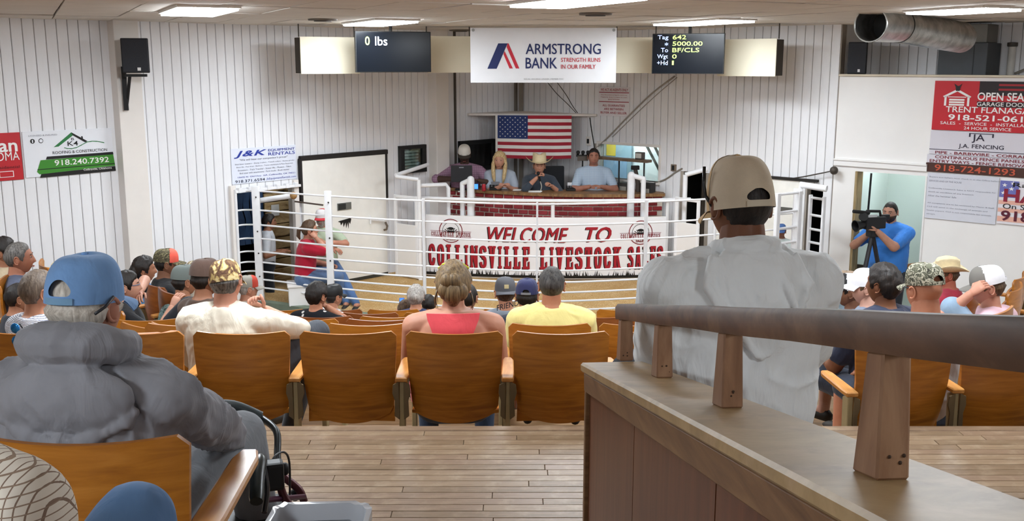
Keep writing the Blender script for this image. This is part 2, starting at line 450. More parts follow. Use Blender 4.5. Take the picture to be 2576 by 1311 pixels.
# beyond the tiles the rest of the ceiling is a plain sheet over the seats
obj('ceiling_rear', G().box((0, 1.6, CEIL), (16.5, 11.2, .02)), TILE, kind='structure')
DIFF = None
b = NB('lit_diffuser'); b.b.inputs['Base Color'].default_value = (1, 1, 1, 1); b.b.inputs['Emission Color'].default_value = (.87, .94, 1.0, 1); b.b.inputs['Emission Strength'].default_value = LAMP; DIFF = b.fin(.5)
lampnames = ['above the left side wall, near the hung loudspeaker', 'topmost in view, above the bank banner', 'just above the weight screen', 'just above the tag screen', 'beside the silver duct']
for i, (x, y) in enumerate(lamps):
    if i < 5: lab = 'rectangular fluorescent ceiling light ' + lampnames[i]
    else: lab = 'rectangular fluorescent ceiling light over the ' + ['far left seats', 'middle left seats', 'middle right seats', 'far right seats', 'left foreground seats, added to brighten them', 'right foreground seats, added to brighten them'][i-5]
    t = thing('ceiling_light', lab, 'light', (x, y, CEIL-.06), math.atan2(TA.y, TA.x), 'fluorescent ceiling lights')
    L_, W_ = (1.3, .5) if i != 4 else (.85, .5)
    g = G(); 
    for sx, sy, dx, dy in ((0, 1, L_, .03), (0, -1, L_, .03), (1, 0, .03, W_), (-1, 0, .03, W_)):
        g.box((sx*L_/2, sy*W_/2, .04), (dx+.03, dy+.0, .025))
    obj('light_frame', g, M('e9e6e0', .5), t, local=True)
    g = G().box((0, 0, .018), (L_-.01, W_-.01, .022)); obj('diffuser', g, DIFF, t, local=True, bevel=.004)
# round ceiling vents
for xx, yy, lab in ((812, 52, 'dark round ceiling vent left of the weight screen light'), (1158, 78, 'dark round ceiling vent right above the weight screen'), (1498, 38, 'small round ceiling vent above the bank banner')):
    p = PZ(xx, yy, CEIL-.03); t = thing('ceiling_vent', lab, 'vent', p, 0, 'round ceiling vents')
    obj('vent_ring', G().lathe((0, 0, 0), [(.13, .0), (.16, .0), (.165, .015), (.12, .02)], 20), M('6e655b', .6), t, local=True, smooth=40)
    obj('vent_disc', G().lathe((0, 0, -.01), [(.001, 0), (.10, .0), (.10, .012), (.001, .014)], 16), M('4a443d', .6), t, local=True, smooth=40)

# ------------------------------------------------------------------ floors
CONC = M('8d8678', .8, var=.15, vs=2, bump=.3, bs=40)
floor_o = obj('floor', G().box((0, 6.6, FLOORZ-.05), (19, 23, .1)), CONC, kind='structure')
TIERW = wood('tier_floor_wood', '6f543a', '8a6c4c', 'a0825f', (.5, 6, 1), 5, .45, .4)
T0 = 1.41; T0EDGE = 4.55
rows = [(4.9, .93), (5.75, .75), (6.6, .56), (7.45, .365), (8.3, .18), (9.15, 0.0), (10.0, -.18)]
g = G().box((0, (T0EDGE-.03-4)/2, (T0-.02+FLOORZ)/2), (16.2, T0EDGE-.03+4, T0-.02-FLOORZ)); obj('floor_walkway', g, TIERW, kind='structure')
prev = T0EDGE-.03
for k, (Y, z) in enumerate(rows):
    y1 = Y + .60 if k < 6 else 10.7
    obj('floor_tier', G().box((0, (prev+y1)/2, (z+FLOORZ)/2), (14.5, y1-prev, z-FLOORZ)), TIERW, kind='structure'); prev = y1
# strip flooring of the walkway, plank by plank
walk = bpy.data.objects['floor_walkway']
PLK = [wood('floor_plank_%d' % k, a, b_, c, (1.2, 14, 1), 6, .42, .4, wear=wr) for k, (a, b_, c, wr) in enumerate((('6c5640', '7d6550', '8b735b', '957f68'), ('655039', '766049', '846d55', '8d7861'), ('735d47', '846d55', '917a62', '9a866f')))]
pw = .0575; lens = (1.25, .9, 1.55, .7)
pcache = {}
nrow = 0; npl = 0
y = T0EDGE - .06
while y > 2.15:
    x = -2.3 - random.random()*.8
    xr = 3.1
    while x < xr:
        L_ = random.choice(lens); m_ = random.randrange(3); key = (L_, m_)
        if key not in pcache:
            gg = G().box((0, 0, -.011), (L_-.0022, pw-.0022, .022)); pcache[key] = mesh('plank', gg, PLK[m_], bevel=.0015)
        o = link('plank', pcache[key], walk); o.location = V((x+L_/2, y-pw/2, T0 + random.uniform(-.0006, .0006))) - walk.location; npl += 1
        x += L_
    y -= pw
o = obj('nosing', G().box((0, T0EDGE-.028, T0-.012), (15, .062, .03)), PLK[0], walk, bevel=.006)
# the remaining walkway behind the strips
obj('floor_rear', G().box((0, -1.0, T0-.012), (16, 6.3, .024)), PLK[1], kind='structure')
for sx in (-1, 1): obj('floor_side', G().box((5.1*sx, 3.3, T0-.0135), (5.8, 2.35, .024)), PLK[1], kind='structure')
# ================================================================== THE SALE RING
def catmull(pts, n=6):
    pts = [V(p) for p in pts]; out = []
    for i in range(len(pts)-1):
        p0, p1, p2, p3 = pts[max(i-1, 0)], pts[i], pts[i+1], pts[min(i+2, len(pts)-1)]
        for k in range(n):
            t = k/n; out.append(.5*((2*p1) + (p2-p0)*t + (2*p0-5*p1+4*p2-p3)*t*t + (3*p1-p0-3*p2+p3)*t**3))
    return out + [pts[-1]]
FP = [(-3.58, 13.0, 0), (-3.33, 13.06, 0), (-2.30, 12.55, 0), (-1.07, 12.1, 0), (.297, 11.8, 0), (1.61, 12.0, 0), (2.50, 12.3, 0), (3.64, 12.80, 0)]
FARC = catmull(FP, 6)
# sawdust floor and its kerb
SAND = None
b = NB('wood_shavings'); co = b.co(); f1 = b.noise(co, 3.2, 5, .65); f2 = b.noise(co, 70, 4, .7)
v_ = b.n('ShaderNodeTexVoronoi'); v_.inputs['Scale'].default_value = 55; b.l(co, v_.inputs['Vector'])
c_ = b.mix(b.ramp(f1, [(.35, '000000'), (.7, 'ffffff')]), 'cfa870', 'f0d6a8'); c_ = b.mix(b.ramp(f2, [(.42, '000000'), (.62, 'ffffff')]), 'bd945c', c_)
b.col(c_); b.bump(f2, .02, .9); SAND = b.fin(.95, 0, .1)
g = G(); N_ = 46
wl = [L0 + LD*t + LN*.0 for t in (-1.85,)]
x0, x1, y0, y1 = -4.0, 4.4, 11.4, 17.0
def in_ring(p):
    for a, c in zip(FARC, FARC[1:]):
        if a.x <= p.x <= c.x:
            yy = a.y + (c.y-a.y)*(p.x-a.x)/max(1e-6, c.x-a.x)
            return p.y > yy
    return True
grid = {}
nx, ny = 70, 46
for i in range(nx+1):
    for j in range(ny+1):
        x = x0 + (x1-x0)*i/nx; ylo = None
        xx = min(max(x, FARC[0].x), FARC[-1].x)
        for a, c in zip(FARC, FARC[1:]):
            if a.x <= xx <= c.x: ylo = a.y + (c.y-a.y)*(xx-a.x)/max(1e-6, c.x-a.x); break
        if ylo is None: ylo = FARC[-1].y
        y = ylo + (y1-ylo)*j/ny
        p = V((x, y, 0)); p.z = .022*noise.noise(p*1.9) + .012*noise.noise(p*6) + .006*noise.noise(p*17)
        grid[i, j] = len(g.v); g.v.append(p)
g.f = [(grid[i, j], grid[i+1, j], grid[i+1, j+1], grid[i, j+1]) for i in range(nx) for j in range(ny)]
obj('floor_ring', g, SAND, smooth=True, kind='structure')
g = G()
for a, c in zip(FARC, FARC[1:]):
    n = V((c.y-a.y, -(c.x-a.x), 0)).normalized(); g.slab(a + n*.10 + V((0, 0, FLOORZ)), c-a, -n*.12, V((0, 0, 1)), .37)
obj('trim_10', g, M('6f7a6a', .8, var=.2, vs=4), kind='structure')
# front fence --------------------------------------------------------------------
t = thing('ring_fence', 'white pipe fence with nine rails curving around the sawdust sale ring', 'fence', (0, 11.8, 0))
RZ = [1.474, 1.223, 1.028, .847, .672, .531, .406, .299, .187]
for z in RZ: obj('rail', G().tube([p + V((0, 0, z)) for p in FARC], .0118, 8), PIPE, t, smooth=40)
for (x, y, _), wpx in zip(FP, (.04, .095, .085, .042, .024, .048, .036, .10)):
    g = G().box((x, y-.02, .77), (wpx, wpx*.6+.015, 1.54)) if wpx > .08 else G().tube([(x, y-.01, -.02), (x, y-.01, 1.50)], wpx/2, 10)
    o = obj('post', g, PIPE, t, bevel=.008 if wpx > .08 else 0, smooth=40)
    if wpx > .08:
        gb = G()
        for zz in (.35, .66, .95, 1.4): gb.ball((x+.01, y-.02-wpx*.3-.012, zz), .011, 8, 5)
        obj('bolt', gb, M('3d3a38', .5, .5), o)
# swing gate and latch pipe by the left opening ------------------------------------
t = thing('gate_bar', 'short white pipe bar with rusty end between the left fence posts', 'bar', PY(640, 505, 13.1))
p, q = PY(644, 506, 13.25), PY(738, 492, 13.15)
obj('pipe', G().tube([p, q], .035, 12), PIPE, t, smooth=40); obj('pipe_end', G().ball(q, (.05, .05, .05), 10, 7), M('a37b4c', .8, var=.3, vs=20), t, smooth=True)
obj('rod', G().tube([PY(742, 507, 13.1), PY(812, 516, 12.6)], .011, 8), M('5a4b40', .6, .4), t)
# pen interior behind the left opening ----------------------------------------------
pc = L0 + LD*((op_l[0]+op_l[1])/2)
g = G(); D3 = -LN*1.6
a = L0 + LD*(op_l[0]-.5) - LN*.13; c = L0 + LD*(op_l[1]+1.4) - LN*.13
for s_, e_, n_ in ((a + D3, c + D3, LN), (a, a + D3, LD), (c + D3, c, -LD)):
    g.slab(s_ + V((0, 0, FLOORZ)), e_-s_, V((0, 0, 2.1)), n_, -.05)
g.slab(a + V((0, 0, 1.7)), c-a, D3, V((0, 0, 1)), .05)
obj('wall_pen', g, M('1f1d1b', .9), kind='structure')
b = NB('rough_tan_boards'); co = b.co((1, 1, 3.2)); f = b.noise(co, 3.0, 5, .6, 1.0)
b.col(b.ramp(f, [(.30, '2d2319'), (.40, 'a98a5e'), (.62, 'd4b888'), (.75, 'b99a6b')])); b.bump(f, .02, .8); TANB = b.fin(.9)
u0, u1 = lt(LP(668, 600, -.75)), lt(LP(738, 600, -.75)); k = 0
t = thing('board_partition', 'rough tan boards with dark gaps inside the left pen opening', 'partition', L0 + LD*u0 - LN*.3)
zz = FLOORZ
while zz < 1.42:
    h = random.uniform(.13, .2); obj('board', G().slab(L0 + LD*u0 - LN*(.75+random.uniform(0, .03)) + V((0, 0, zz)), LD*(u1-u0+.05), V((0, 0, min(h, 1.45-zz)-.012)), LN, .035), TANB, t, bevel=.006); zz += h
t = thing('blue_tarp', 'dark blue hanging tarp strips inside the left pen opening', 'tarp', L0 + LD*op_l[0] - LN*.8)
for k in range(4):
    uu = lt(LP(598, 550, -.8)) + k*.105; path = [L0 + LD*(uu + .012*math.sin(i*1.3+k)) - LN*(.8 + .02*math.sin(i*2.1)) + V((0, 0, 1.55-i*.12)) for i in range(9)]
    gg = G(); 
    gg.rings([[p + LD*.0, p + LD*.085 + LN*.018, p + LD*.085 + LN*.022, p + LN*.006] for p in path]); obj('strip', gg, M('2c4668', .7, var=.35, vs=7), t, smooth=40)
t = thing('pen_fill_light', 'small added fill lamp hidden inside the left pen opening', 'light', L0 + LD*(op_l[0]+.9) - LN*.32 + V((0, 0, 1.6)))  # added lamp, out of sight, to brighten the tan boards in the pen
obj('lamp_glass', G().box(V(t.location), (.1, .1, .05)), DIFF, t, bevel=.01); obj('lamp_base', G().box(V(t.location) + V((0, 0, .035)), (.13, .13, .03)), DARK, t)
t = thing('paper_notice', 'white paper notice pinned on the tan boards in the pen', 'paper', LP(690, 535, -.70))
obj('sheet', G().slab(LP(683, 544, -.70), LD*.13, V((0, 0, .16)), LN, .004), M('e6e4df', .7), t)
# jambs of the opening
for k, xx in enumerate((586, 744)):
    uu = lt(LP(xx, 600)); obj('trim_%d' % (11+k), G().slab(L0 + LD*(uu-.035) + V((0, 0, FLOORZ)), LD*.075, V((0, 0, 1.9)), LN, .07), COLM, kind='structure', bevel=.005)
# big white door in the left wall -----------------------------------------------------
ta, tb = lt(LP(757, 560)), lt(LP(964, 540)); zt = LP(862, 386).z
t = thing('sliding_door', 'big white solid livestock door with black edging in the left wall', 'door', L0 + LD*ta + LN*.02)
obj('door_panel', G().slab(L0 + LD*ta + LN*.035 + V((0, 0, .04)), LD*(tb-ta), V((0, 0, zt-.09)), LN, .045), M('f4f2ec', .5, var=.03), t, bevel=.004)
EDGE = M('231f1d', .7, var=.2)
obj('header', G().slab(L0 + LD*(ta-.02) + LN*.03 + V((0, 0, zt-.05)), LD*(tb-ta+.07), V((0, 0, .065)), LN, .06), EDGE, t, bevel=.006)
obj('edge_strip', G().slab(L0 + LD*tb + LN*.03 + V((0, 0, zt-.7)), LD*.035, V((0, 0, .7)), LN, .06), EDGE, t, bevel=.005)
obj('edge_strip', G().slab(L0 + LD*(ta-.035) + LN*.03 + V((0, 0, zt-.62)), LD*.035, V((0, 0, .6)), LN, .06), EDGE, t, bevel=.005)
obj('sill', G().slab(L0 + LD*ta + LN*.03 + V((0, 0, 0)), LD*(tb-ta), V((0, 0, .045)), LN, .055), M('3b3a33', .8), t)
p = LP(866, 519, .085); o = obj('hatch', G().slab(p - LD*.12 - V((0, 0, .05)), LD*.24, V((0, 0, .1)), LN, .008), M('6b6c66', .5), t)
obj('hatch_pane', G().slab(p - LD*.11 - V((0, 0, .04)) + LN*.009, LD*.13, V((0, 0, .08)), LN, .004), M('2c2f2e', .3), o)
p = LP(869, 560, .082); gg = G().prism([(-.13, .03), (.1, .06), (.1, .03), (.08, -.03), (.06, .01), (.05, -.09), (.035, 0), (.01, -.08), (0, .005), (-.035, -.06), (-.045, .01), (-.08, -.03), (-.09, .01)], p, LD, V((0, 0, 1)), LN, .004)
obj('paint_drip', gg, M('151312', .6), t)
p, q = LP(932, 553, .12), LP(966, 556, .12); gg = G().tube([p, q], .013, 8); gg.tube([p - V((0, 0, .06)), p + V((0, 0, .06))], .012, 8); obj('latch', gg, PIPE, t, smooth=40)
obj('latch_hook', G().tube([q + V((.02, 0, -.02)), q + V((.05, -.03, -.07)), q + V((.04, -.04, -.12)), q + V((-.0, -.02, -.13))], .016, 8), M('6a5d50', .6, .4), t, smooth=40)
# roller track under the rental sign
t = thing('roller_track', 'white door track with hanger brackets under the rental sign', 'track', LP(590, 476, .05))
p, q = LP(588, 486, .05), LP(752, 460, .05); q = V((q.x, q.y, p.z)); obj('track', G().slab(p, q-p, V((0, 0, .035)), LN, .05), PIPE, t, bevel=.004)
for i in range(7): obj('bracket', G().slab(p + (q-p)*(i+.3)/7, LD*.05, V((0, 0, .065)), LN, .06), PIPE, t, bevel=.004)

# back of the ring: curved panel, banner, pipe work ------------------------------------
B0, B1, B2 = V((-1.27, 14.70, 0)), V((.36, 14.40, 0)), V((2.24, 14.50, 0))
def barc(a):
    # parabola through the three points (a = 0, .465, 1)
    m = .465; l0 = (a-m)*(a-1)/(m); l1 = a*(a-1)/(m*(m-1)); l2 = a*(a-m)/(1-m); return B0*l0 + B1*l1 + B2*l2
BZ0, BZ1 = .03, .905
class Curved:
    def at(s, a, b, lift=.004):
        p = barc(a); d = (barc(a+.01) - barc(a-.01)); n = V((d.y, -d.x, 0)).normalized()
        return p + n*lift + V((0, 0, BZ0 + (BZ1-BZ0)*b))
CU = Curved()
t = thing('ring_back_panel', 'white curved steel panel with pipe top rail closing the back of the ring', 'panel', (.36, 14.45, 0))
gg = G(); n_ = 24
gg.rings([[CU.at(-.0 + i/n_, b_, l_) for b_, l_ in ((-.02, -.03), (1.02, -.03), (1.02, -.006), (-.02, -.006))] for i in range(n_+1)]); obj('sheet', gg, WHITE, t, smooth=40)
obj('top_rail', G().tube([barc(-.03 + 1.13*i/30) + V((0, 0, 1.165)) for i in range(31)], .027, 10), PIPE, t, smooth=40)
for a in (-.01, .53, 1.005): 
    p = barc(a); obj('post', G().tube([p + V((0, .05, 0)), p + V((0, .03, 1.17))], .028, 10), PIPE, t, smooth=40)
# banner
bn = thing('welcome_banner', 'white curved banner reading WELCOME TO COLLINSVILLE LIVESTOCK SALES in dark red', 'banner', barc(.46))
gg = G(); gg.rings([[CU.at(i/n_, b_, l_) for b_, l_ in ((0, -.003), (1, -.003), (1, .001), (0, .001))] for i in range(n_+1)]); obj('banner_sheet', gg, M('f2f1f3', .4, var=.02), bn, smooth=40)
RED = ink('a51d2b'); DRED = ink('7c1420'); BLK = ink('171717')
def SE(a, b, rx, ry, irx, iry, n=28, skip=None, p=2.6):
    out = []
    def pt(t, x, y): c, s = math.cos(t), math.sin(t); return (a + x*math.copysign(abs(c)**(2/p), c), b + y*math.copysign(abs(s)**(2/p), s))
    for i in range(n):
        t0, t1 = 2*PI*i/n, 2*PI*(i+1)/n; tm = math.degrees((t0+t1)/2)
        if skip and skip(tm): continue
        out.append([pt(t0, irx, iry), pt(t0, rx, ry), pt(t1, rx, ry), pt(t1, irx, iry)])
    return out
R_ = rect
SL = {
 'I': [R_(.28, 0, .72, 1), R_(.08, .88, .92, 1), R_(.08, 0, .92, .12)],
 'L': [R_(.14, 0, .52, 1), R_(0, .88, .68, 1), R_(0, 0, 1, .12), R_(.78, .1, 1, .34)],
 'O': SE(.5, .5, .5, .5, .14, .34),
 'C': SE(.5, .5, .5, .5, .14, .34, skip=lambda d: d < 14 or d > 346),
 'N': [R_(0, 0, .3, 1), R_(.7, 0, 1, 1), [(0, 1), (.38, 1), (1, 0), (.62, 0)], R_(-.05, 0, .36, .1), R_(.62, .9, 1.06, 1)],
 'S': SE(.5, .73, .5, .27, .14, .13, skip=lambda d: d > 290 or d < 5) + SE(.5, .27, .5, .27, .14, .13, skip=lambda d: 110 < d < 185) + [[(.1, .56), (.5, .62), (.92, .44), (.5, .38)]],
 'V': [[(.02, 1), (.46, 1), (.62, 0), (.36, 0)], [(.66, 1), (.94, 1), (.62, 0), (.42, 0)], R_(-.04, .9, .54, 1), R_(.58, .9, 1.02, 1)],
 'E': [R_(.12, 0, .5, 1), R_(0, .88, 1, 1), R_(0, 0, 1, .12), R_(.4, .45, .78, .56), R_(.78, .68, 1, .9), R_(.8, .1, 1, .34), R_(.66, .38, .8, .63)],
 'T': [R_(.3, 0, .7, 1), R_(0, .86, 1, 1), R_(.12, 0, .88, .12), R_(0, .66, .18, .9), R_(.82, .66, 1, .9)],
 'K': [R_(.06, 0, .44, 1), R_(-.04, .88, .54, 1), R_(-.04, 0, .54, .12), [(.4, .4), (.4, .62), (.72, 1), (.98, 1)], [(.44, .56), (.62, .72), (1.04, 0), (.66, 0)], R_(.58, .9, 1.04, 1), R_(.6, 0, 1.08, .1)],
 'A': [[(.3, 1), (.62, 1), (.36, 0), (.1, 0)], [(.4, 1), (.72, 1), (1.0, 0), (.64, 0)], R_(.25, .26, .75, .38), R_(-.04, 0, .46, .1), R_(.54, 0, 1.08, .1)],
}
def slabword(pl, word, a0, b0, a1, b1, mat, parent, gap=.32, lift=.006, label=None, split=False):
    n = len(word); w_ = [(.62 if c == 'I' else 1.0) for c in word]; tot = sum(w_) + gap*(n-1); u = (a1-a0)/tot; x = a0
    gs = G()
    for c, ww in zip(word, w_):
        for poly in SL[c]: gs.add([pl.at(x + ww*u*p_[0], b0 + (b1-b0)*p_[1], lift + .0002*random.random()) for p_ in poly], [tuple(range(len(poly)))])
        x += (ww+gap)*u
        if split: gs.xf(inv(parent)); o = link('letter', mesh('letter', gs, mat, fix=False), parent); gs = G()
    if not split: gs.xf(inv(parent)); o = link('lettering', mesh('lettering', gs, mat, fix=False), parent); o['label'] = label or 'dark red slab letters reading ' + word; o['kind'] = 'stuff'
    return o
for dx, db, m_, lf in ((.004, -.012, BLK, .004), (0, 0, RED, .007)):
    for wd, a0, a1 in (('COLLINSVILLE', .012, .436), ('LIVESTOCK', .479, .812), ('SALES', .843, .99)): slabword(CU, wd, a0-dx, .15+db, a1-dx, .53+db, m_, bn, lift=lf, split=True)
    letter(CU, 'WELCOME', .262-dx, .60+db*.6, .595-dx, .855+db*.6, m_, bn, bold=.035, shear=.28, space=1.05, lift=lf, split=True)
    letter(CU, 'TO', .665-dx, .61+db*.6, .772-dx, .865+db*.6, m_, bn, bold=.035, shear=.28, lift=lf, split=True)
for a in (.107, .893):
    r = .05; k = (BZ1-BZ0)/3.56
    rb = r/k
    shape(CU, annulus(a, .76, r, rb, .93), DRED, bn, .005, 'emblem_ring'); shape(CU, annulus(a, .76, r*.72, rb*.72, .95), BLK, bn, .005, 'emblem_ring')
    rays = [[(a + r*.12*math.cos(th), .72), (a + r*.66*math.cos(th-.06), .72 + rb*.5*math.sin(th-.06)), (a + r*.66*math.cos(th+.06), .72 + rb*.5*math.sin(th+.06))] for th in [PI*i/9 for i in range(1, 9)]]
    rays += [disc(a, .80, r*.26, rb*.12, 10), rect(a-r*.3, .73, a+r*.3, .765)]
    shape(CU, rays, BLK, bn, .005, 'emblem_field')
    shape(CU, [rect(a-.085, .655, a+.085, .75)], M('f2f1f3', .4, var=.02), bn, .0062, 'emblem_band')
    shape(CU, [rect(a-.086, .75, a+.086, .757), rect(a-.086, .645, a+.086, .652)], DRED, bn, .0072, 'emblem_line')
    slabword(CU, 'COLLINSVILLE', a-.083, .665, a+.012, .74, DRED, bn, lift=.0075); slabword(CU, 'LIVESTOCK', a+.022, .665, a+.083, .74, DRED, bn, lift=.0075)
    letter(CU, 'SALES', a-.02, .60, a+.02, .64, DRED, bn, bold=.04, lift=.0068)
blades = [rect(i/24, 0, (i+1)/24, .045) for i in range(24)]
for i in range(210):
    a = random.random()*.98+.01; h = random.uniform(.05, .15); s_ = random.uniform(-.008, .008); w2 = random.uniform(.0012, .003)
    blades.append([(a-w2, .03), (a+w2, .03), (a+s_, h)])
shape(CU, blades, BLK, bn, .0055, 'grass_silhouette', 'black grass silhouette along the lower edge')['kind'] = 'stuff'
# pipe gates left and right of the panel
def pipe_gate(label, pts, zt, zh, mat=PIPE, depth=0):
    a, c = V(pts[0]), V(pts[1]); a.z = c.z = 0; d = (c-a); n = V((d.y, -d.x, 0)).normalized()
    t = thing('panel_gate', label, 'gate', a)
    obj('gate_sheet', G().slab(a + V((0, 0, .02)), d, V((0, 0, zh)), n, .025), WHITE, t, bevel=.003)
    for q in (a, c): obj('gate_post', G().slab(q - d.normalized()*.02 + V((0, 0, .02)), d.normalized()*.045, V((0, 0, zt)), n, .035), PIPE, t, bevel=.005)
    obj('gate_rail', G().slab(a + V((0, 0, zt-.03)), d, V((0, 0, .045)), n, .035), PIPE, t, bevel=.005)
    return t
pipe_gate('white sheet gate with open top at the left end of the welcome banner', (PZ(1001, 695, 0), PZ(1053, 704, 0)), LP(1025, 484).z+.02, .78)
pipe_gate('white sheet gate with open top at the right end of the welcome banner', (V((2.36, 14.3, 0)), V((2.62, 14.02, 0))), 1.22, .86)
# tall pipe frames
def pipe(label, name, paths, r, cat='pipe', mat=PIPE, group=None):
    t = thing(name, label, cat, paths[0][0])
    for pth in paths: obj('pipe', G().tube(pth, r, 10), mat, t, smooth=40)
    return t
p = PZ(1058, 705, 0); p.z = 0; top = PY(1056, 452, p.y).z
pipe('tall white pipe post with elbow arm left of the banner', 'pipe_post', [[p, V((p.x, p.y, top))], [V((p.x, p.y, top)), V((p.x-.33, p.y+.05, top+.04))], [V((p.x-.33, p.y+.05, top+.06)), V((p.x+.07, p.y+.75, top+.14))], [V((p.x-.02, p.y+.1, top-.1)), V((p.x+.36, p.y+.35, top-.11)), V((p.x+.40, p.y+.35, top-.16)), V((p.x+.40, p.y+.35, .5))]], .03)
for lab, xa, ya, xb, yb, Y in (('white pipe bollard arch in front of the left end of the brick desk', 1163, 462, 1184, 452, 14.72), ('white pipe bollard arch in front of the right end of the brick desk', 1588, 441, 1619, 450, 14.66)):
    a, c = PY(xa, ya, Y), PY(xb, yb, Y-.05)
    t = thing('bollard_arch', lab, 'bollard', V((a.x, a.y, 0)))
    ra, rc = (.036, .055) if xa < 1400 else (.055, .036)
    obj('upright', G().tube([V((a.x, a.y, 0)), a], ra, 12), PIPE, t, smooth=40); obj('upright', G().tube([V((c.x, c.y, 0)), c], rc, 12), PIPE, t, smooth=40)
    gg = G().tube([a, c], .036, 12); gg.ball(a, ra, 10, 7); gg.ball(c, rc, 10, 7); obj('crossbar', gg, PIPE, t, smooth=40)
p = V((2.52, 14.35, 0)); q = PY(1724, 440, 14.35)
pipe('tall white pipe post with bent arm beside the dark doorway', 'pipe_post', [[V((q.x-.0, q.y, 0)), q], [q, q + V((.30, -.05, .09))]], .034)
# right end of the ring: gate leaves and posts
def rail_gate(label, xa, xb, Ya, Yb, y_top, ys, w_=.06):
    a, c = PY(xa, y_top, Ya), PY(xb, y_top, Yb); t = thing('rail_gate', label, 'gate', V((a.x, a.y, 0)))
    for q in (a, c): obj('gate_post', G().box((q.x, q.y, a.z/2), (w_, .05, a.z), math.atan2(c.y-a.y, c.x-a.x)), PIPE, t, bevel=.006)
    for yy in ys:
        z = PY(xa, yy, Ya).z; obj('rail', G().tube([V((a.x, a.y, z)), V((c.x, c.y, z))], .017, 8), PIPE, t, smooth=40)
    return t
rail_gate('white five-rail gate leaf at the right end of the ring', 1958, 2012, 12.5, 12.75, 486, (490, 536, 577, 615, 652, 690), .07)
rail_gate('narrow white pipe gate leaning beside the plain partition', 2040, 2074, 12.95, 12.75, 490, (497, 540, 575, 608, 632, 648, 672), .035)
p = PY(2015, 465, 12.8); q = PY(2080, 475, 12.6)
pipe('thick white pipe elbow above the right ring gate', 'pipe_elbow', [[p - V((0, 0, .12)), p, q]], .042)
# white pass door behind the right gate
ua, ub = ru(RP(1800, 560)), ru(RP(2012, 560)); zt = RP(1985, 452).z
t = thing('pass_door', 'white solid door panel with black header in the right wall', 'door', R0 + RD*ua + RN*.03)
obj('door_panel', G().slab(R0 + RD*ua + RN*.025 + V((0, 0, FLOORZ)), RD*(ub-ua), V((0, 0, zt-FLOORZ)), RN, .04), M('f1efe8', .5), t, bevel=.004)
obj('header', G().slab(R0 + RD*(ua+.1) + RN*.025 + V((0, 0, zt)), RD*(ub-ua+.15), V((0, 0, .035)), RN, .06), EDGE, t)
p = RP(1972, 534, .07); obj('hatch', G().slab(p - RD*.12, RD*.3, V((0, 0, .07)), RN, .006), M('5b5a55', .5), t)
# closet darkness behind the right doorways
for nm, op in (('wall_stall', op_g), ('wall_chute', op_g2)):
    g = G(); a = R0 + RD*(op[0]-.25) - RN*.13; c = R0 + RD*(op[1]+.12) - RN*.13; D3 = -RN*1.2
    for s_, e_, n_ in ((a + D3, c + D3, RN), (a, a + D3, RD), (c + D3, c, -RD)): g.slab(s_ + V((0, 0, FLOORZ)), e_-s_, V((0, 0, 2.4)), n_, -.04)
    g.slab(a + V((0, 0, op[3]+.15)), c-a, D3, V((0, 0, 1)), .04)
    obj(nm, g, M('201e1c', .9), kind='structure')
    t = thing('frame_post', 'brown wooden stall post in the %s' % ('dark doorway right of the desk' if op is op_g else 'dark gap beside the partition'), 'post', R0 + RD*(op[0]+.1) - RN*.4 + V((0, 0, FLOORZ)))
    obj('post', G().box(R0 + RD*(op[0]+.12) - RN*.4 + V((0, 0, .55)), (.09, .09, 1.8)), M('4c4238', .8, var=.2), t, bevel=.006)
    obj('cross_rail', G().slab(R0 + RD*(op[0]-.1) - RN*.45 + V((0, 0, .35)), RD*.8, V((0, 0, .09)), RN, .03), M('4c4238', .8, var=.2), t)

# ================================================================== AUCTION BOOTH
DZ = 1.225
K0, K1, K2 = V((-1.02, 15.55, 0)), V((.5, 14.82, 0)), V((2.22, 14.80, 0))
def darc(a): m = .47; return K0*((a-m)*(a-1)/m) + K1*(a*(a-1)/(m*(m-1))) + K2*(a*(a-m)/(1-m))
desk = thing('auction_desk', 'curved red brick auction desk with worn brown wooden top', 'desk', (.5, 15.0, 0))
MORT = M('dcd2c4', .8); nn = 30
gg = G(); gg.rings([[darc(i/nn) + V((0, .004+e, z)) for e, z in ((0, -.1), (0, DZ-.04), (.10, DZ-.04), (.10, -.1))] for i in range(nn+1)]); obj('mortar_wall', gg, MORT, desk, smooth=40)
TOPW = wood('desk_top_wood', '6b4a2c', '8a6540', 'a67f55', (3, 3, 1), 6, .5, .4, wear='5a4633')
gg = G(); gg.rings([[darc(-.01+1.02*i/nn) + V((0, e, z)) for e, z in ((-.05, DZ-.045), (-.05, DZ), (.50, DZ), (.50, DZ-.045))] for i in range(nn+1)]); obj('desk_top', gg, TOPW, desk, smooth=40, bevel=0)
BRM = [M(c, .8, var=.12, vs=30, bump=.4, bs=80) for c in ('8e2b2e', '7d2428', '99353a')]
blen, bh, gap = .155, .056, .017
L_ = sum((darc((i+1)/60)-darc(i/60)).length for i in range(60)); bm_ = [mesh('brick', G().box((0, 0, 0), (blen-gap, .03, bh)), m_, bevel=.004) for m_ in BRM]
for r in range(8):
    z = DZ-.078 - r*(bh+gap); k = 0; s_ = (0 if r % 2 else blen/2) + .02
    while s_ < L_-.06:
        a = s_/L_; p = darc(a); d = darc(a+.01)-darc(a-.01)
        o = link('brick', random.choice(bm_), desk); o.location = p + V((0, -.004, z)) - desk.location; o.rotation_euler = (0, 0, math.atan2(d.y, d.x)); s_ += blen
# booth floor
obj('floor_booth', G().hexa([V((-1.1, 15.7, -.3)), V((2.3, 14.95, -.3)), V((1.9, 15.6, -.3)), V((.1, 16.9, -.3))], [V((-1.1, 15.7, .0)), V((2.3, 14.95, .0)), V((1.9, 15.6, .0)), V((.1, 16.9, .0))]), CONC, kind='structure')
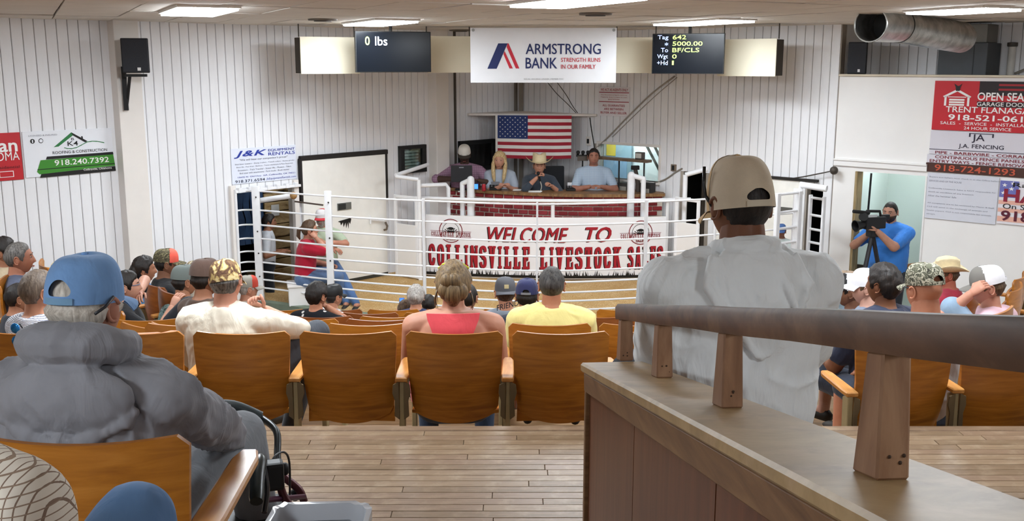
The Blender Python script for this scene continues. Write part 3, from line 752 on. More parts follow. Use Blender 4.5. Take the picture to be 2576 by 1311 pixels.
# corner shelf and flag
sa, sb_ = PY(1180, 291, 16.0), PY(1500, 291, 15.75); sb_.z = sa.z
t = thing('corner_shelf', 'thin white corner shelf above the flag', 'shelf', sa)
obj('shelf_board', G().hexa([sa + V((-.05, .12, 0)), sa, sb_, sb_ + V((.05, .1, 0)), cpt + V((0, -.05, sa.z))], [p + V((0, 0, .035)) for p in (sa + V((-.05, .12, 0)), sa, sb_, sb_ + V((.05, .1, 0)), cpt + V((0, -.05, sa.z)))]), COLM, t, bevel=.004)
class Wavy(Plane):
    def at(s, a, b, lift=.004): return s.o + s.U*a + s.W*b + s.n*(lift + .012*math.sin(a*9+b*2)*(1.15-b) + .008*math.sin(a*17+1)) + V((0, 0, -.012*math.sin(a*PI)*(1-b)))
fo, fu, fw = PY(1252, 397, 15.86), PY(1437, 397, 15.72), PY(1252, 290, 15.86)
FL = Wavy(fo, V((fu.x-fo.x, fu.y-fo.y, 0)), V((0, 0, fw.z-fo.z)), V((0, -1, 0)))
t = thing('national_flag', 'national flag with red and white stripes and starred blue canton hung behind the booth', 'flag', FL.o)
def strip(pl, a0, b0, a1, b1, n, lift, th=.003):
    g = G(); g.rings([[pl.at(a0+(a1-a0)*i/n, b_, l_) for b_, l_ in ((b0, lift-th), (b1, lift-th), (b1, lift), (b0, lift))] for i in range(n+1)]); return g
FR, FW, FB = cloth('a8323f', .05, fold=.2), cloth('ece8e2', .03, fold=.2), cloth('33406e', .06, fold=.2)
for i in range(13): obj('stripe', strip(FL, 0, i/13, 1, (i+1)/13, 24, 0), FR if i % 2 == 0 else FW, t, smooth=40)
cn = obj('canton', strip(FL, 0, 6/13, .41, 1, 12, .004), FB, t, smooth=40)
gg = G()
for r in range(9):
    for c in range(6 if r % 2 == 0 else 5):
        a = .41*(c*2+1+(r % 2))/12; b_ = 6/13 + (7/13)*(r+1)/10; R1, R2 = .0105, .0045; k = .615/1
        gg.add([FL.at(a + (R1 if i % 2 == 0 else R2)*math.sin(PI*i/5), b_ + (R1 if i % 2 == 0 else R2)*1.7*math.cos(PI*i/5), .0065) for i in range(10)], [tuple(range(10))])
gg.xf(inv(t)); link('stars', mesh('stars', gg, FW, fix=False), t)['kind'] = 'stuff'
obj('hanging_edge', strip(FL, -.03, 0, .0, 1, 2, 0), FW, t)
# windows -----------------------------------------------------------------------
PANE = None
b = NB('window_glass'); tr_ = b.n('ShaderNodeBsdfTransparent'); tr_.inputs[0].default_value = (.86, .92, .9, 1); gl_ = b.n('ShaderNodeBsdfGlossy'); gl_.inputs['Roughness'].default_value = .03
fr_ = b.n('ShaderNodeFresnel'); fr_.inputs[0].default_value = 1.5; mx_ = b.n('ShaderNodeMixShader'); b.l(fr_.outputs[0], mx_.inputs[0]); b.l(tr_.outputs[0], mx_.inputs[1]); b.l(gl_.outputs[0], mx_.inputs[2]); b.l(mx_.outputs[0], b.t.nodes['Material Output'].inputs[0]); PANE = b.m
def window(n, wallf, D, N, x0, y0, x1, y1, fw_, off, lit):
    a, c = wallf(x0, y1, off), wallf(x1, y1, off); z0 = min(a.z, c.z); za = wallf((x0+x1)/2, y0, off).z; z0 = wallf((x0+x1)/2, y1, off).z
    W_ = (c-a).dot(D); a = V((a.x, a.y, z0)); H = za-z0
    o = obj('window_%d' % n, G().slab(a, D*W_, V((0, 0, H)), N, .012), M('57645f', .6), kind='structure')
    for q, u_, v_ in ((a, D*W_, fw_), (a + V((0, 0, H-fw_)), D*W_, fw_)): obj('window_frame', G().slab(q, u_, V((0, 0, v_)), N, .07), BLACK, o, bevel=.004)
    for q in (a, a + D*(W_-fw_*1.4)): obj('window_frame', G().slab(q, D*fw_*1.4, V((0, 0, H)), N, .068), BLACK, o, bevel=.004)
    for k in range(6):
        zz = H*(.16 + .68*k/6); obj('louvre', G().slab(a + D*fw_*1.3 + N*.014 + V((0, 0, zz)), D*(W_*.72-fw_), V((0, 0, H*.075)), N, .008), M(lit, .6), o)
    obj('window_pane', G().slab(a + D*fw_ + N*.035 + V((0, 0, fw_)), D*(W_-2*fw_), V((0, 0, H-2*fw_)), N, .006), PANE, o)
    return o
window(1, LP, LD, LN, 1002, 365, 1067, 434, .055, .02, 'c3d3d1')
window(2, LP, LD, LN, 1152, 352, 1240, 428, .06, .02, 'a9bab6')
# booth window with the bright office behind it
t = obj('window_3', G().slab(R0 + RD*(uw0-1.3) - RN*1.1 + V((0, 0, zw0-.5)), RD*(uw1-uw0+2.0), V((0, 0, zw1-zw0+1.0)), RN, -.05), M('e7eef0', .6), kind='structure')
for q, u_, v_ in (((uw0-.03, zw0-.04), uw1-uw0+.06, .04), ((uw0-.03, zw1), uw1-uw0+.06, .04)): obj('window_frame', G().slab(R0 + RD*q[0] - RN*.1 + V((0, 0, q[1])), RD*u_, V((0, 0, v_)), RN, .14), COLM, t, bevel=.004)
for q in (uw0-.03, uw1): obj('window_frame', G().slab(R0 + RD*q - RN*.1 + V((0, 0, zw0)), RD*.035, V((0, 0, zw1-zw0)), RN, .14), COLM, t, bevel=.004)
def wpan(ua, ub, za, zb, back, col): obj('back_panel', G().slab(R0 + RD*ua - RN*back + V((0, 0, za)), RD*(ub-ua), V((0, 0, zb-za)), RN, .03), M(col, .6, var=.1, vs=4), t)
dw = uw1-uw0; hz = zw1-zw0; ex = -.70
wpan(uw0+.08+ex, uw0+dw*.24+ex, zw0+hz*.45, zw1+.1, 1.05, 'd8c24e'); wpan(uw0+dw*.24+ex, uw0+dw*.52+ex, zw0-.2, zw1+.1, 1.05, '93aebb'); wpan(uw0+.0+ex, uw0+dw*.45+ex, zw0-.2, zw0+hz*.43, 1.04, '8fb0cf')
for k in range(4):
    a = R0 + RD*(uw0+dw*(.72+.13*k)+ex*.68) - RN*.7 + V((0, 0, zw1+.05)); c = a + RD*.42 + V((0, 0, -hz-.1)); obj('brace', G().tube([a, c], .025, 4), M('7b7c78', .7), t)
obj('window_pane', G().slab(R0 + RD*uw0 - RN*.03 + V((0, 0, zw0)), RD*dw, V((0, 0, hz)), RN, .006), PANE, t)
obj('wall_office', G().slab(R0 + RD*(uw0-1.3) - RN*1.2 + V((0, 0, zw1+.5)), RD*3.4, RN*1.05, V((0, 0, 1)), .04), WHITE, kind='structure')
lo = thing('office_light', 'lit ceiling strip light in the office behind the booth window', 'light', R0 + RD*(uw0+.0) - RN*.6 + V((0, 0, zw1+.42)))
obj('diffuser', G().box(V(lo.location), (.5, .3, .03)), DIFF, lo); obj('light_frame', G().box(V(lo.location) + V((0, 0, .03)), (.54, .34, .03)), WHITE, lo)
lo = thing('hall_light', 'lit ceiling strip light in the corridor behind the cameraman', 'light', R0 + RD*(od[0]+.5) - RN*.75 + V((0, 0, 2.42)))
obj('diffuser', G().box(V(lo.location), (.9, .25, .03)), DIFF, lo); obj('light_frame', G().box(V(lo.location) + V((0, 0, .03)), (.94, .29, .03)), WHITE, lo)
# ================================================================== SCREENS, BANNERS, SIGNS
def sheet(wallf, D, N, x0, yt0, yb0, x1, yt1, yb1, off):
    """upright rectangle on a wall, from its corners in the photograph"""
    a = wallf(x0, yb0, off); c = wallf(x1, yb1, off); z1 = (wallf(x0, yt0, off).z + wallf(x1, yt1, off).z)/2; z0 = (a.z+c.z)/2
    W_ = (c-a).dot(D); return Plane(V((a.x, a.y, z0)), D*W_, V((0, 0, z1-z0)), N)
def fsheet(x0, y0, x1, y1, Ya, Yb):
    a, c = PY(x0, y1, Ya), PY(x1, y1, Yb); zt = (PY(x0, y0, Ya).z + PY(x1, y0, Yb).z)/2; zb = (a.z+c.z)/2; a.z = c.z = zb
    U = c-a; return Plane(a, U, V((0, 0, zt-zb)), V((U.y, -U.x, 0)))
def board(name, label, cat, pl, mat, th=.012, group=None):
    t = thing(name, label, cat, pl.o, 0, group)
    obj(cat.split()[-1] + '_panel' if cat != 'sign' else 'sign_panel', G().slab(pl.o - pl.n*th, pl.U, pl.W, pl.n, th), mat, t, bevel=.002); return t
# cream fascia boxes under the ceiling
def fascia(label, x0, y0, x1, y1, Ya, Yb, th=.22):
    pl = fsheet(x0, y0, x1, y1, Ya, Yb); t = thing('fascia_box', label, 'box', pl.o, 0, 'cream fascia boxes under the ceiling')
    obj('front_panel', G().slab(pl.o, pl.U, pl.W, pl.n, .015), CREAM, t, bevel=.002)
    obj('carcass', G().slab(pl.o - pl.n*th + pl.U*.01 + pl.W*.02, pl.U*.98, pl.W*.96, pl.n, th-.001), M('3c352c', .7), t); 
    for a in (.03, .97): obj('hanger', G().tube([pl.at(a, 1, -.1), V((pl.at(a, 1, -.1).x, pl.at(a, 1, -.1).y, CEIL))], .008, 6), M('55504a', .5, .6), t)
    return pl
fascia('cream fascia box left of the weight screen', 757, 93, 905, 186, 12.9, 13.3)
fascia('cream fascia box between the weight screen and the bank banner', 1075, 91, 1190, 183, 13.7, 13.9)
fascia('cream fascia box between the bank banner and the tag screen', 1545, 94, 1650, 184, 13.8, 13.7)
fascia('cream fascia box right of the tag screen', 1805, 98, 1951, 192, 13.4, 12.9)
SCR = M('0c1016', .15, var=0, spec=.5)
def tv(label, x0, y0, x1, y1, Ya, Yb):
    pl = fsheet(x0, y0, x1, y1, Ya, Yb); t = thing('display_screen', label, 'screen', pl.o, 0, 'flat display screens')
    obj('housing', G().slab(pl.o - pl.n*.05, pl.U, pl.W, pl.n, .05), BLACK, t, bevel=.004)
    obj('screen_glass', G().slab(pl.at(.012, .02, .0005), pl.U*.976, pl.W*.96, pl.n, .002), SCR, t)
    obj('bracket', G().box(pl.at(.5, .6, -.10), (.3, .1, .2), math.atan2(pl.U.y, pl.U.x)), DARK, t)
    obj('bracket', G().tube([pl.at(.5, .6, -.12), V((pl.at(.5, .5, -.12).x, pl.at(.5, .5, -.12).y, CEIL))], .02, 8), DARK, t)
    return pl, t
EG, EW, EB = M('c8f060', .5, emit=1.6), M('dfe6ff', .5, emit=1.6), M('a9c4ff', .5, emit=1.4)
pl, t = tv('black screen showing 0 lbs under the ceiling left of the bank banner', 896, 79, 1085, 182, 12.75, 13.15)
letter(pl, '0', .125, .66, .185, .87, EG, t, space=1, bold=.015); letter(pl, 'lbs', .255, .655, .415, .87, EW, t, bold=.012)
pl, t = tv('black screen listing tag 642 and 5000.00 under the ceiling right of the bank banner', 1639, 84, 1820, 186, 13.15, 12.85)
for i, (a, v) in enumerate((('Tag', '642'), ('*', '5000.00'), ('To', 'BF/CLS'), ('Wgt', '0'), ('+Hd', '1'))):
    b1 = .855 - i*.158; h = .105
    wd = .05*len(a); letter(pl, a, .225-wd, b1-h*(.25 if 'g' in a else 0), .225, b1+h if a != '*' else b1+h*.8, EB, t, bold=.003)
    wv = .062*len(v) - (.02 if '.' in v else 0) - (.037 if v == '1' else 0); letter(pl, v, .285, b1, .285+max(wv, .025), b1+h, EG, t, bold=.004)
# bank banner
pl = fsheet(1184, 70, 1549, 208, 13.25, 13.25); t = thing('bank_banner', 'large white hanging banner reading ARMSTRONG BANK with blue and red A emblem', 'banner', pl.o)
obj('banner_sheet', G().slab(pl.o - pl.n*.004, pl.U, pl.W, pl.n, .004), M('e3e3e6', .22, var=.02, spec=.5), t)
NAVY, CRIM = ink('1c2a5e'), ink('c3283a')
def bp(x, y): return ((x-26)/2472, 1-(y-50)/960)
shape(pl, [[bp(*q) for q in ((312, 765), (470, 765), (655, 320), (497, 320))]], NAVY, t, label='navy stroke of the A emblem')
shape(pl, [[bp(*q) for q in ((655, 320), (672, 320), (855, 760), (795, 760), (640, 385))], [bp(*q) for q in ((605, 455), (745, 760), (688, 760), (585, 510))]], CRIM, t, label='red strokes of the A emblem')
letter(pl, 'ARMSTRONG', *bp(962, 510), *bp(2235, 325), NAVY, t, bold=.024, split=True); letter(pl, 'BANK', *bp(960, 760), *bp(1500, 570), NAVY, t, bold=.024, split=True)
letter(pl, 'STRENGTH RUNS', *bp(1562, 645), *bp(2232, 572), CRIM, t, bold=.012); letter(pl, 'IN OUR FAMILY', *bp(1562, 765), *bp(2152, 690), CRIM, t, bold=.012)
letter(pl, 'EQUAL HOUSING LENDER | MEMBER FDIC', *bp(935, 965), *bp(1610, 935), ink('777777'), t)
for a in (.02, .98): obj('grommet', G().lathe(pl.at(a, .96, .002), [(.012, 0), (.02, 0), (.02, .004), (.012, .004)], 12, m=Matrix.Rotation(PI/2, 3, 'X')), M('9a9a98', .3, .9), t)
# left wall: red sign (cut by the frame) and roofing sign
pl = sheet(LP, LD, LN, -150, 338, 470, 60, 336, 449, .03); t = board('red_sign', 'red sign with white letters cut by the left edge of the photo', 'sign', pl, M('c1262f', .4, var=.04))
WI = ink('f4f2f0')
letter(pl, 'american', .0, .60, .955, .86, WI, t, bold=.04, split=True); letter(pl, 'OKLAHOMA', .25, .42, .97, .60, WI, t, bold=.0)
letter(pl, 'Business - Residential', .3, .25, .96, .31, ink('5a1118'), t); shape(pl, [rect(.70, .07, .88, .2)], WI, t); shape(pl, [rect(.71, .083, .87, .187)], M('c1262f', .4, var=.04), t, .005); shape(pl, [rect(.55, .08, .63, .19)], ink('2b3f8f'), t)
pl = sheet(LP, LD, LN, 66, 333, 452, 288, 320, 427, .03); t = board('roofing_sign', 'white roofing sign with green roof logo and green phone number band', 'sign', pl, M('eef0f6', .4, var=.02))
GR, GR2 = ink('3f8a2c'), ink('2f7a45')
def kp(x, y):    # position on the sign as read off an enlargement, corrected for its slant
    a = (x-470)/(2290-470); yt = 190-a*95; yb = 1120-a*180; return a, (yb-y)/(yb-yt)
def kq(*ps): return [kp(*q) for q in ps]
shape(pl, [kq((885, 740), (910, 680), (2285, 560), (2290, 610))], BLK, t); shape(pl, [kq((735, 1040), (690, 990), (780, 755), (2285, 610), (2310, 830))], GR, t)
shape(pl, [kq((700, 940), (2305, 780), (2305, 795), (700, 955))], BLK, t, .0045); shape(pl, [kq((740, 1110), (770, 1035), (2310, 835), (2318, 930))], BLK, t)
shape(pl, [kq((1060, 490), (1160, 475), (1470, 250), (1440, 190))], GR2, t); shape(pl, [kq((1440, 190), (1440, 235), (1710, 385), (1760, 360))], BLK, t); shape(pl, [kq((1630, 270), (1665, 262), (1672, 320), (1640, 300))], BLK, t)
sw = [(1270, 490), (1340, 505), (1430, 505), (1530, 480), (1640, 425), (1750, 370), (1850, 352), (1960, 352), (2110, 378)]
shape(pl, [kq(sw[i], sw[i+1], (sw[i+1][0], sw[i+1][1]+18), (sw[i][0], sw[i][1]+14)) for i in range(len(sw)-1)], GR2, t)
letter(pl, 'K4', kp(1345, 460)[0], kp(1345, 462)[1], kp(1560, 360)[0], kp(1345, 370)[1], BLK, t, bold=.01); letter(pl, 'B', kp(1425, 345)[0], kp(1425, 348)[1], kp(1485, 290)[0], kp(1425, 300)[1], BLK, t)
letter(pl, 'ROOFING & CONSTRUCTION', kp(1030, 632)[0], kp(1030, 632)[1], kp(2160, 535)[0], kp(1030, 575)[1], BLK, t, bold=.008)
letter(pl, '918.240.7392', kp(1050, 860)[0], kp(1050, 862)[1], kp(2180, 745)[0], kp(1050, 750)[1], WI, t, bold=.02, lift=.006, split=True)
letter(pl, 'Collinsville, Oklahoma', kp(1630, 955)[0], kp(1630, 955)[1], kp(2230, 880)[0], kp(1630, 905)[1], WI, t, lift=.006)
letter(pl, 'LICENSED & INSURED', kp(585, 285)[0], kp(585, 285)[1], kp(1150, 215)[0], kp(585, 255)[1], ink('8d8f9c'), t)
for q, f_ in ((655, 1), (820, 0)):
    a, b_ = kp(q, 375 if f_ else 365); shape(pl, [disc(a, b_, .025, .052)], BLK, t)
    shape(pl, [disc(a, b_, .019, .038)] if not f_ else [rect(a-.006, b_-.035, a+.006, b_+.03)], M('eef0f6', .4, var=.02), t, .005)
# equipment rental sign
pl = sheet(LP, LD, LN, 585, 376, 468, 747, 363, 446, .03); t = board('rental_sign', 'pale blue equipment rentals sign hung beside the big white door', 'sign', pl, M('e4e9f6', .4, var=.02))
BL = ink('2b3f9c'); GY = ink('6a7080')
letter(pl, 'J&K', .04, .72, .54, .93, BL, t, bold=.05, shear=.3, space=1.15, split=True); letter(pl, 'EQUIPMENT', .56, .85, .98, .93, BL, t, bold=.02); letter(pl, 'RENTALS', .56, .74, .98, .83, BL, t, bold=.02)
letter(pl, '"We will beat our competitor\'s prices"', .12, .635, .86, .70, ink('333a4d'), t, shear=.2)
for i, s_ in enumerate(('Skid Steer Loaders - Dump trailers - Trench rollers - Stump grinder', 'Boom lifts - Post driver - Backhoes - Tractor attachments & More Equipment', 'Excavators - Track Trencher - Scissor lifts - Mowers - Tillers', 'Skid steer with attachments - Fork trucks - Brush mower')): letter(pl, s_, .05+.02*i, .53-.085*i, .97-.03*i, .575-.085*i, GY, t)
letter(pl, '13605 N. Old Hwy. 169, Collinsville, OK 74021', .08, .155, .97, .205, BL, t, bold=.01); letter(pl, '918.371.6594', .04, .03, .49, .11, ink('333a4d'), t, bold=.015); letter(pl, 'JkEquipmentRentals.com', .51, .03, .98, .105, BL, t, shear=.15)
# agents sign on the right wall
pl = sheet(RP, RD, RN, 1505, 219, 290, 1583, 219, 295, .03); t = board('notice_sign', 'small white notice sign with red lines and lettering above the booth window', 'sign', pl, M('e9e5e8', .4, var=.02))
RI = ink('a83240')
letter(pl, 'WE ACT AS AGENTS ONLY', .07, .86, .95, .95, RI, t, bold=.02)
for b_ in (.80, .48): shape(pl, [rect(.02, b_, .98, b_+.025)], RI, t)
for i, s_ in enumerate(('This Firm Acts as Agents and in no', 'Capacity does it make its own', 'guarantees')): letter(pl, s_, .08+.12*(i == 2)*2, .70-.075*i, .92-.12*(i == 2)*2, .745-.075*i, RI, t)
for i, s_ in enumerate(('ALL GUARANTEES', 'ARE BETWEEN', 'BUYER AND SELLER')): letter(pl, s_, .14+.05*(i == 1)-.06*(i == 2), .33-.125*i, .86-.05*(i == 1)+.06*(i == 2), .405-.125*i, RI, t, bold=.02)
# partition signs
def rs(x0, yt, yb, x1, off=.02):
    a = RP(x0, yb, off); c = RP(x1, yb, off); W_ = (c-a).dot(RD); z1 = RP(x0, yt, off).z; return Plane(a, RD*W_, V((0, 0, z1-a.z)), RN)
pl = rs(2343, 203, 326, 2628); t = board('garage_sign', 'red and black garage door company sign on the white partition', 'sign', pl, M('c3242f', .4, var=.04))
shape(pl, [rect(.41, .72, 1, 1)], ink('241a1c'), t); shape(pl, [rect(.58, .91, 1, .95), rect(.58, .82, 1, .86)], ink('a02028'), t, .0045)
letter(pl, 'OPEN SEASON', .40, .62, .985, .78, WI, t, bold=.035, lift=.006, split=True); shape(pl, [rect(.40, .49, 1, .6)], ink('2a1a1e'), t, .0035); letter(pl, 'GARAGE DOORS LLC', .40, .51, .985, .59, WI, t, bold=.012, lift=.006)
letter(pl, 'TRENT FLANAGAN', .12, .37, .93, .49, WI, t, bold=.02); letter(pl, '918-521-0618', .15, .21, .90, .33, WI, t, bold=.035, split=True); letter(pl, 'SALES  -  SERVICE  -  INSTALLATION', .08, .12, .96, .18, WI, t, bold=.01); letter(pl, '24 HOUR SERVICE', .3, .03, .72, .09, WI, t, bold=.01)
ho = [[(.1, .50), (.12, .50), (.12, .70), (.1, .70)], [(.31, .50), (.33, .50), (.33, .70), (.31, .70)], [(.085, .69), (.215, .84), (.215, .79), (.1, .66)], [(.345, .69), (.215, .84), (.215, .79), (.33, .66)]] + [rect(.145, .505+.05*i, .285, .54+.05*i) for i in range(3)] + [[(.13, .67), (.3, .67), (.3, .685), (.13, .685)]]
shape(pl, ho, WI, t, label='white garage house drawing'); shape(pl, [[(.2, .80), (.235, .80), (.24, .88), (.255, .95), (.225, .9), (.215, .9), (.18, .95), (.195, .88)]], ink('241a1c'), t, .006)
pl = rs(2337, 328, 387, 2610); t = board('fencing_sign', 'white fencing company sign with dark red lettering below the red garage sign', 'sign', pl, M('d9d6df', .4, var=.02))
MR = ink('7d1f2c')
letter(pl, 'JA', .4, .56, .52, .92, ink('2b2438'), t, bold=.02); shape(pl, [rect(.37, .93, .6, .96), rect(.37, .80, .385, .96), rect(.585, .80, .6, .96)], ink('2b2438'), t); letter(pl, 'J.A. FENCING', .28, .28, .70, .50, ink('2b2438'), t, bold=.02); shape(pl, [rect(0, .20, 1, .225)], ink('2b2438'), t)
letter(pl, 'PIPE - BARBWIRE - CORRALS', .06, .03, .94, .15, MR, t, bold=.03)
pl = rs(2331, 387.5, 408, 2600); t2 = board('fencing_services_sign', 'two more dark red lettering rows of the fencing sign', 'sign', pl, M('d9d6df', .4, var=.02))
letter(pl, 'CONTINUOUS FENCE PANELS', .08, .56, .92, .92, MR, t2, bold=.03); letter(pl, 'ENTRY WAYS - FENCE REMOVAL', .03, .06, .97, .42, MR, t2, bold=.03)
pl = rs(2328, 408.5, 431, 2594); t2 = board('phone_band_sign', 'dark brown band with orange phone number 918-724-1293', 'sign', pl, M('4a2c25', .45, var=.1)); letter(pl, '918-724-1293', .09, .16, .86, .86, ink('c75a40'), t2, bold=.02, split=True)
pl = rs(2325, 434, 548, 2505, .018); t = board('rules_poster', 'white poster of small grey sale rules on the partition', 'poster', pl, M('d6d8e2', .5, var=.02))
tx = ['Buyers and Sellers must check in at the Office before', 'SERVICES AND OF THE HOUSE', '', 'Collinsville Livestock Sales is NOT responsible for', 'death or condition of any livestock', 'After the hammer falls', '', 'All complaints are to be reviewed by Mayor & Staff.', 'CLS will assist in the exchange of animals and', 'health papers. CLS is not responsible for animals', 'strays.']
for i, s_ in enumerate(tx):
    if s_: letter(pl, s_, .03, .90-.082*i, .03 + .0185*len(s_), .935-.082*i, ink('8d8f9c'), t)
pl = rs(2507, 453, 562, 2660, .022); t = board('hay_poster', 'hay poster with blue starred corner and red letters HAY at the right edge', 'poster', pl, M('e6e2e8', .5, var=.02))
shape(pl, [rect(0, .62, .32, 1)], ink('6f74b8'), t); shape(pl, [rect(0, .46, 1, .55), rect(0, .28, 1, .37), rect(0, .06, 1, .18)], ink('e8b3a2'), t)
for q in ((.08, .9), (.2, .82), (.07, .72), (.22, .95)): shape(pl, [[(q[0] + (.05 if i % 2 == 0 else .02)*math.sin(PI*i/5), q[1] + (.05 if i % 2 == 0 else .02)*math.cos(PI*i/5)) for i in range(10)]], WI, t, .005)
letter(pl, 'Randys', .22, .84, .95, .97, BLK, t, bold=.02, lift=.007); letter(pl, 'HAY', .08, .52, .92, .82, ink('8d2138'), t, bold=.06, lift=.007, split=True); letter(pl, 'On Shares', .08, .36, .85, .48, BLK, t, lift=.007); letter(pl, '918', .06, .08, .56, .32, ink('5d1f33'), t, bold=.05, lift=.007, split=True)
pl = rs(2612, 330, 450, 2700, .02); t = board('green_sign', 'sliver of a green sign at the right edge of the photo', 'sign', pl, M('2f8a4a', .5))

# ================================================================== LOUDSPEAKERS, DUCT, CABLES
def speaker(label, ctr, w_, h_, d_, rz, bracket=None):
    t = thing('loudspeaker', label, 'loudspeaker', ctr - V((0, 0, h_/2)), rz, 'black wall loudspeakers')
    g = G(); pr = [(-w_/2, -d_/2), (w_/2, -d_/2), (w_*.36, d_/2), (-w_*.36, d_/2)]; g.rings([[V((x, y, z)) for x, y in pr] for z in (0, h_)]); obj('cabinet', g, M('1b1c20', .6), t, local=True, bevel=.012)
    obj('grille', G().box((0, -d_/2-.006, h_/2), (w_*.93, .014, h_*.95)), M('2c2e34', .75, var=.2, vs=200, bump=.5, bs=500), t, local=True, bevel=.005)
    obj('badge', G().box((w_*.12, -d_/2-.015, h_*.11), (w_*.12, .004, h_*.09)), M('e8e8e8', .4), t, local=True)
    if bracket:
        o = obj('bracket', G().box((-.02, .02, -.03), (w_*.8, .07, .03)), BLACK, t, local=True)
        obj('bracket_arm', G().tube([(-w_*.3, .05, -.03), (-w_*.52, d_*.6, -.36)], .018, 8), BLACK, o, local=True); obj('wall_plate', G().box((-w_*.55, d_*.55, -.18), (.05, .05, .5)), BLACK, o, local=True)
    return t
p = LP(343, 140, .42); speaker('black loudspeaker on a bracket high on the left wall column', p, .30, .385, .26, math.radians(14), True)
p = RP(2160, 153, -.12); p.z = pt_z + .0 + .215 ; speaker('black loudspeaker standing on top of the white partition', V((p.x, p.y, pt_z+.025+.2)), .24, .40, .22, math.radians(-28))
# spiral duct
DUCT = None
b = NB('galvanised_steel'); co = b.co(); f = b.noise(co, 9, 4); b.col(b.ramp(f, [(.35, '9b9a96'), (.65, 'c4c3bf')])); DUCT = b.fin(.32, .95, .5)
a = PY(2190, 62, 10.2); c = PY(2262, 66, 10.7); e = PY(2420, 95, 11.8); d1 = (c-a).normalized(); d2 = (e-c).normalized()
rr = .165
t = thing('spiral_duct', 'big silver spiral duct with open end below the ceiling', 'duct', a)
def ringpts(path, rad, seg=28):
    G_ = G(); G_.tube(path, rad, seg, cap=False); return G_
gg = G(); pth = [a, a + d1*.02, a + d1*.3, c]; gg.tube(pth, [rr*1.0, rr, rr, rr], 28, cap=False); gg.tube(pth, [rr*.97]*4, 28, cap=False); obj('end_sleeve', gg, DUCT, t, smooth=50)
obj('end_rim', G().tube([a + (V((math.cos(th), 0, math.sin(th)))).normalized()*0 + (lambda u_, w2: u_*math.cos(th)*rr + w2*math.sin(th)*rr)((V((0, 0, 1)) - d1*d1.z).normalized(), d1.cross((V((0, 0, 1)) - d1*d1.z).normalized())) for th in [2*PI*i/28 for i in range(29)]], .008, 6), DUCT, t, smooth=40)
path, rad = [], []
L_ = (e-c).length; nr = 46
for i in range(nr*3):
    s_ = L_*i/(nr*3-1); path.append(c + d2*s_); rad.append(rr*(1.0 + (.035 if i % 3 == 0 else 0)))
obj('spiral_section', G().tube(path, rad, 28, cap=False), DUCT, t, smooth=30)
obj('damper_plate', G().lathe(a + d1*.42, [(.001, 0), (rr*.96, 0), (rr*.96, .004), (.001, .004)], 24, m=d1.to_track_quat('Z', 'Y').to_matrix()), M('3a3a3a', .5, .6), t)
h_ = a + d1*.22; obj('hanger_strap', G().tube([h_ + V((0, 0, rr)), V((h_.x, h_.y, CEIL))], .012, 6), M('77736c', .5, .6), t)
# heater cabinet behind the partition ledge, joined to the duct
p0 = R0 - RN*.68 + RD*ru(RP(2345, 150)); t = thing('heater_cabinet', 'dark grey furnace cabinet above the partition under the duct', 'cabinet', p0 + V((0, 0, pt_z-.05)))
W_ = ru(RP(2470, 150)) - ru(RP(2345, 150))
obj('cabinet_body', G().slab(p0 + V((0, 0, pt_z-.05)), RD*W_, V((0, 0, .45)), RN, .5), M('4e5256', .6, .3, var=.08), t, bevel=.01)
obj('cabinet_seam', G().slab(p0 + RN*.5 + RD*W_*.72 + V((0, 0, pt_z-.03)), RD*.01, V((0, 0, .4)), RN, .004), M('33363a', .6), t)
obj('plenum', G().slab(p0 + RD*.05 + RN*.05 + V((0, 0, pt_z+.40)), RD*(W_*.85), V((0, 0, .22)), RN, .4), M('77756f', .5, .5), t, bevel=.01)
p0 = R0 - RN*.7 + RD*ru(RP(2497, 150)); t = thing('vent_pipe', 'white plastic vent pipe rising beside the furnace cabinet', 'pipe', p0 + V((0, 0, pt_z)))
obj('pipe', G().tube([p0 + V((0, 0, pt_z-.05)), p0 + V((0, 0, CEIL-.3))], .045, 12), M('dcd9d2', .5), t, smooth=40); obj('cap', G().lathe(p0 + V((0, 0, CEIL-.3)), [(.05, 0), (.06, .01), (.06, .05), (.02, .055)], 14), M('55504a', .5), t, smooth=40)
def cable(label, pts, r=.008, col='4b453f', name='cable', group=None):
    g = G().tube(catmull(pts, 6), r, 6); return obj(name, g, M(col, .6), label=label, cat='cable', group=group, smooth=True)
cable('grey cable sagging across the upper right wall', [R0 + RD*u_ - RN*.66 + V((0, 0, z_)) for u_, z_ in ((5.05, 2.98), (5.35, 3.12), (5.6, 3.26), (6.0, 3.33), (6.4, 3.38))], .014, '8d867c')
cable('thin black cable hanging down the upper right wall', [R0 + RD*u_ - RN*.66 + V((0, 0, z_)) for u_, z_ in ((5.42, 3.58), (5.45, 3.45), (5.52, 3.35), (5.5, 3.2))], .006)
def rcab(label, pts, r=.007, col='6e675e', off=.03): return cable(label, [RP(x, y, off) for x, y in pts], r, col)
rcab('long grey conduit running diagonally down the right wall to the booth', [(1697, 192), (1640, 235), (1580, 293), (1530, 345), (1500, 372)], .012, 'a39c92')
rcab('thin cable beside the diagonal conduit on the right wall', [(1703, 195), (1650, 240), (1590, 296), (1540, 345)], .005, '8d867c')
cable('left of two thin cables dropping from the bank banner to the shelf', [PY(1378, 208, 15.2), PY(1400, 235, 15.4), PY(1428, 262, 15.6), PY(1449, 284, 15.7)], .006)
cable('right of two thin cables dropping from the bank banner to the shelf', [PY(1402, 208, 15.2), PY(1425, 240, 15.4), PY(1440, 266, 15.6), PY(1453, 284, 15.7)], .006)
cable('black cable hanging from the corner shelf beside the flag', [PY(1484, 296, 15.6), PY(1487, 320, 15.55), PY(1492, 350, 15.5), PY(1496, 374, 15.45)], .008, '1c1a19')
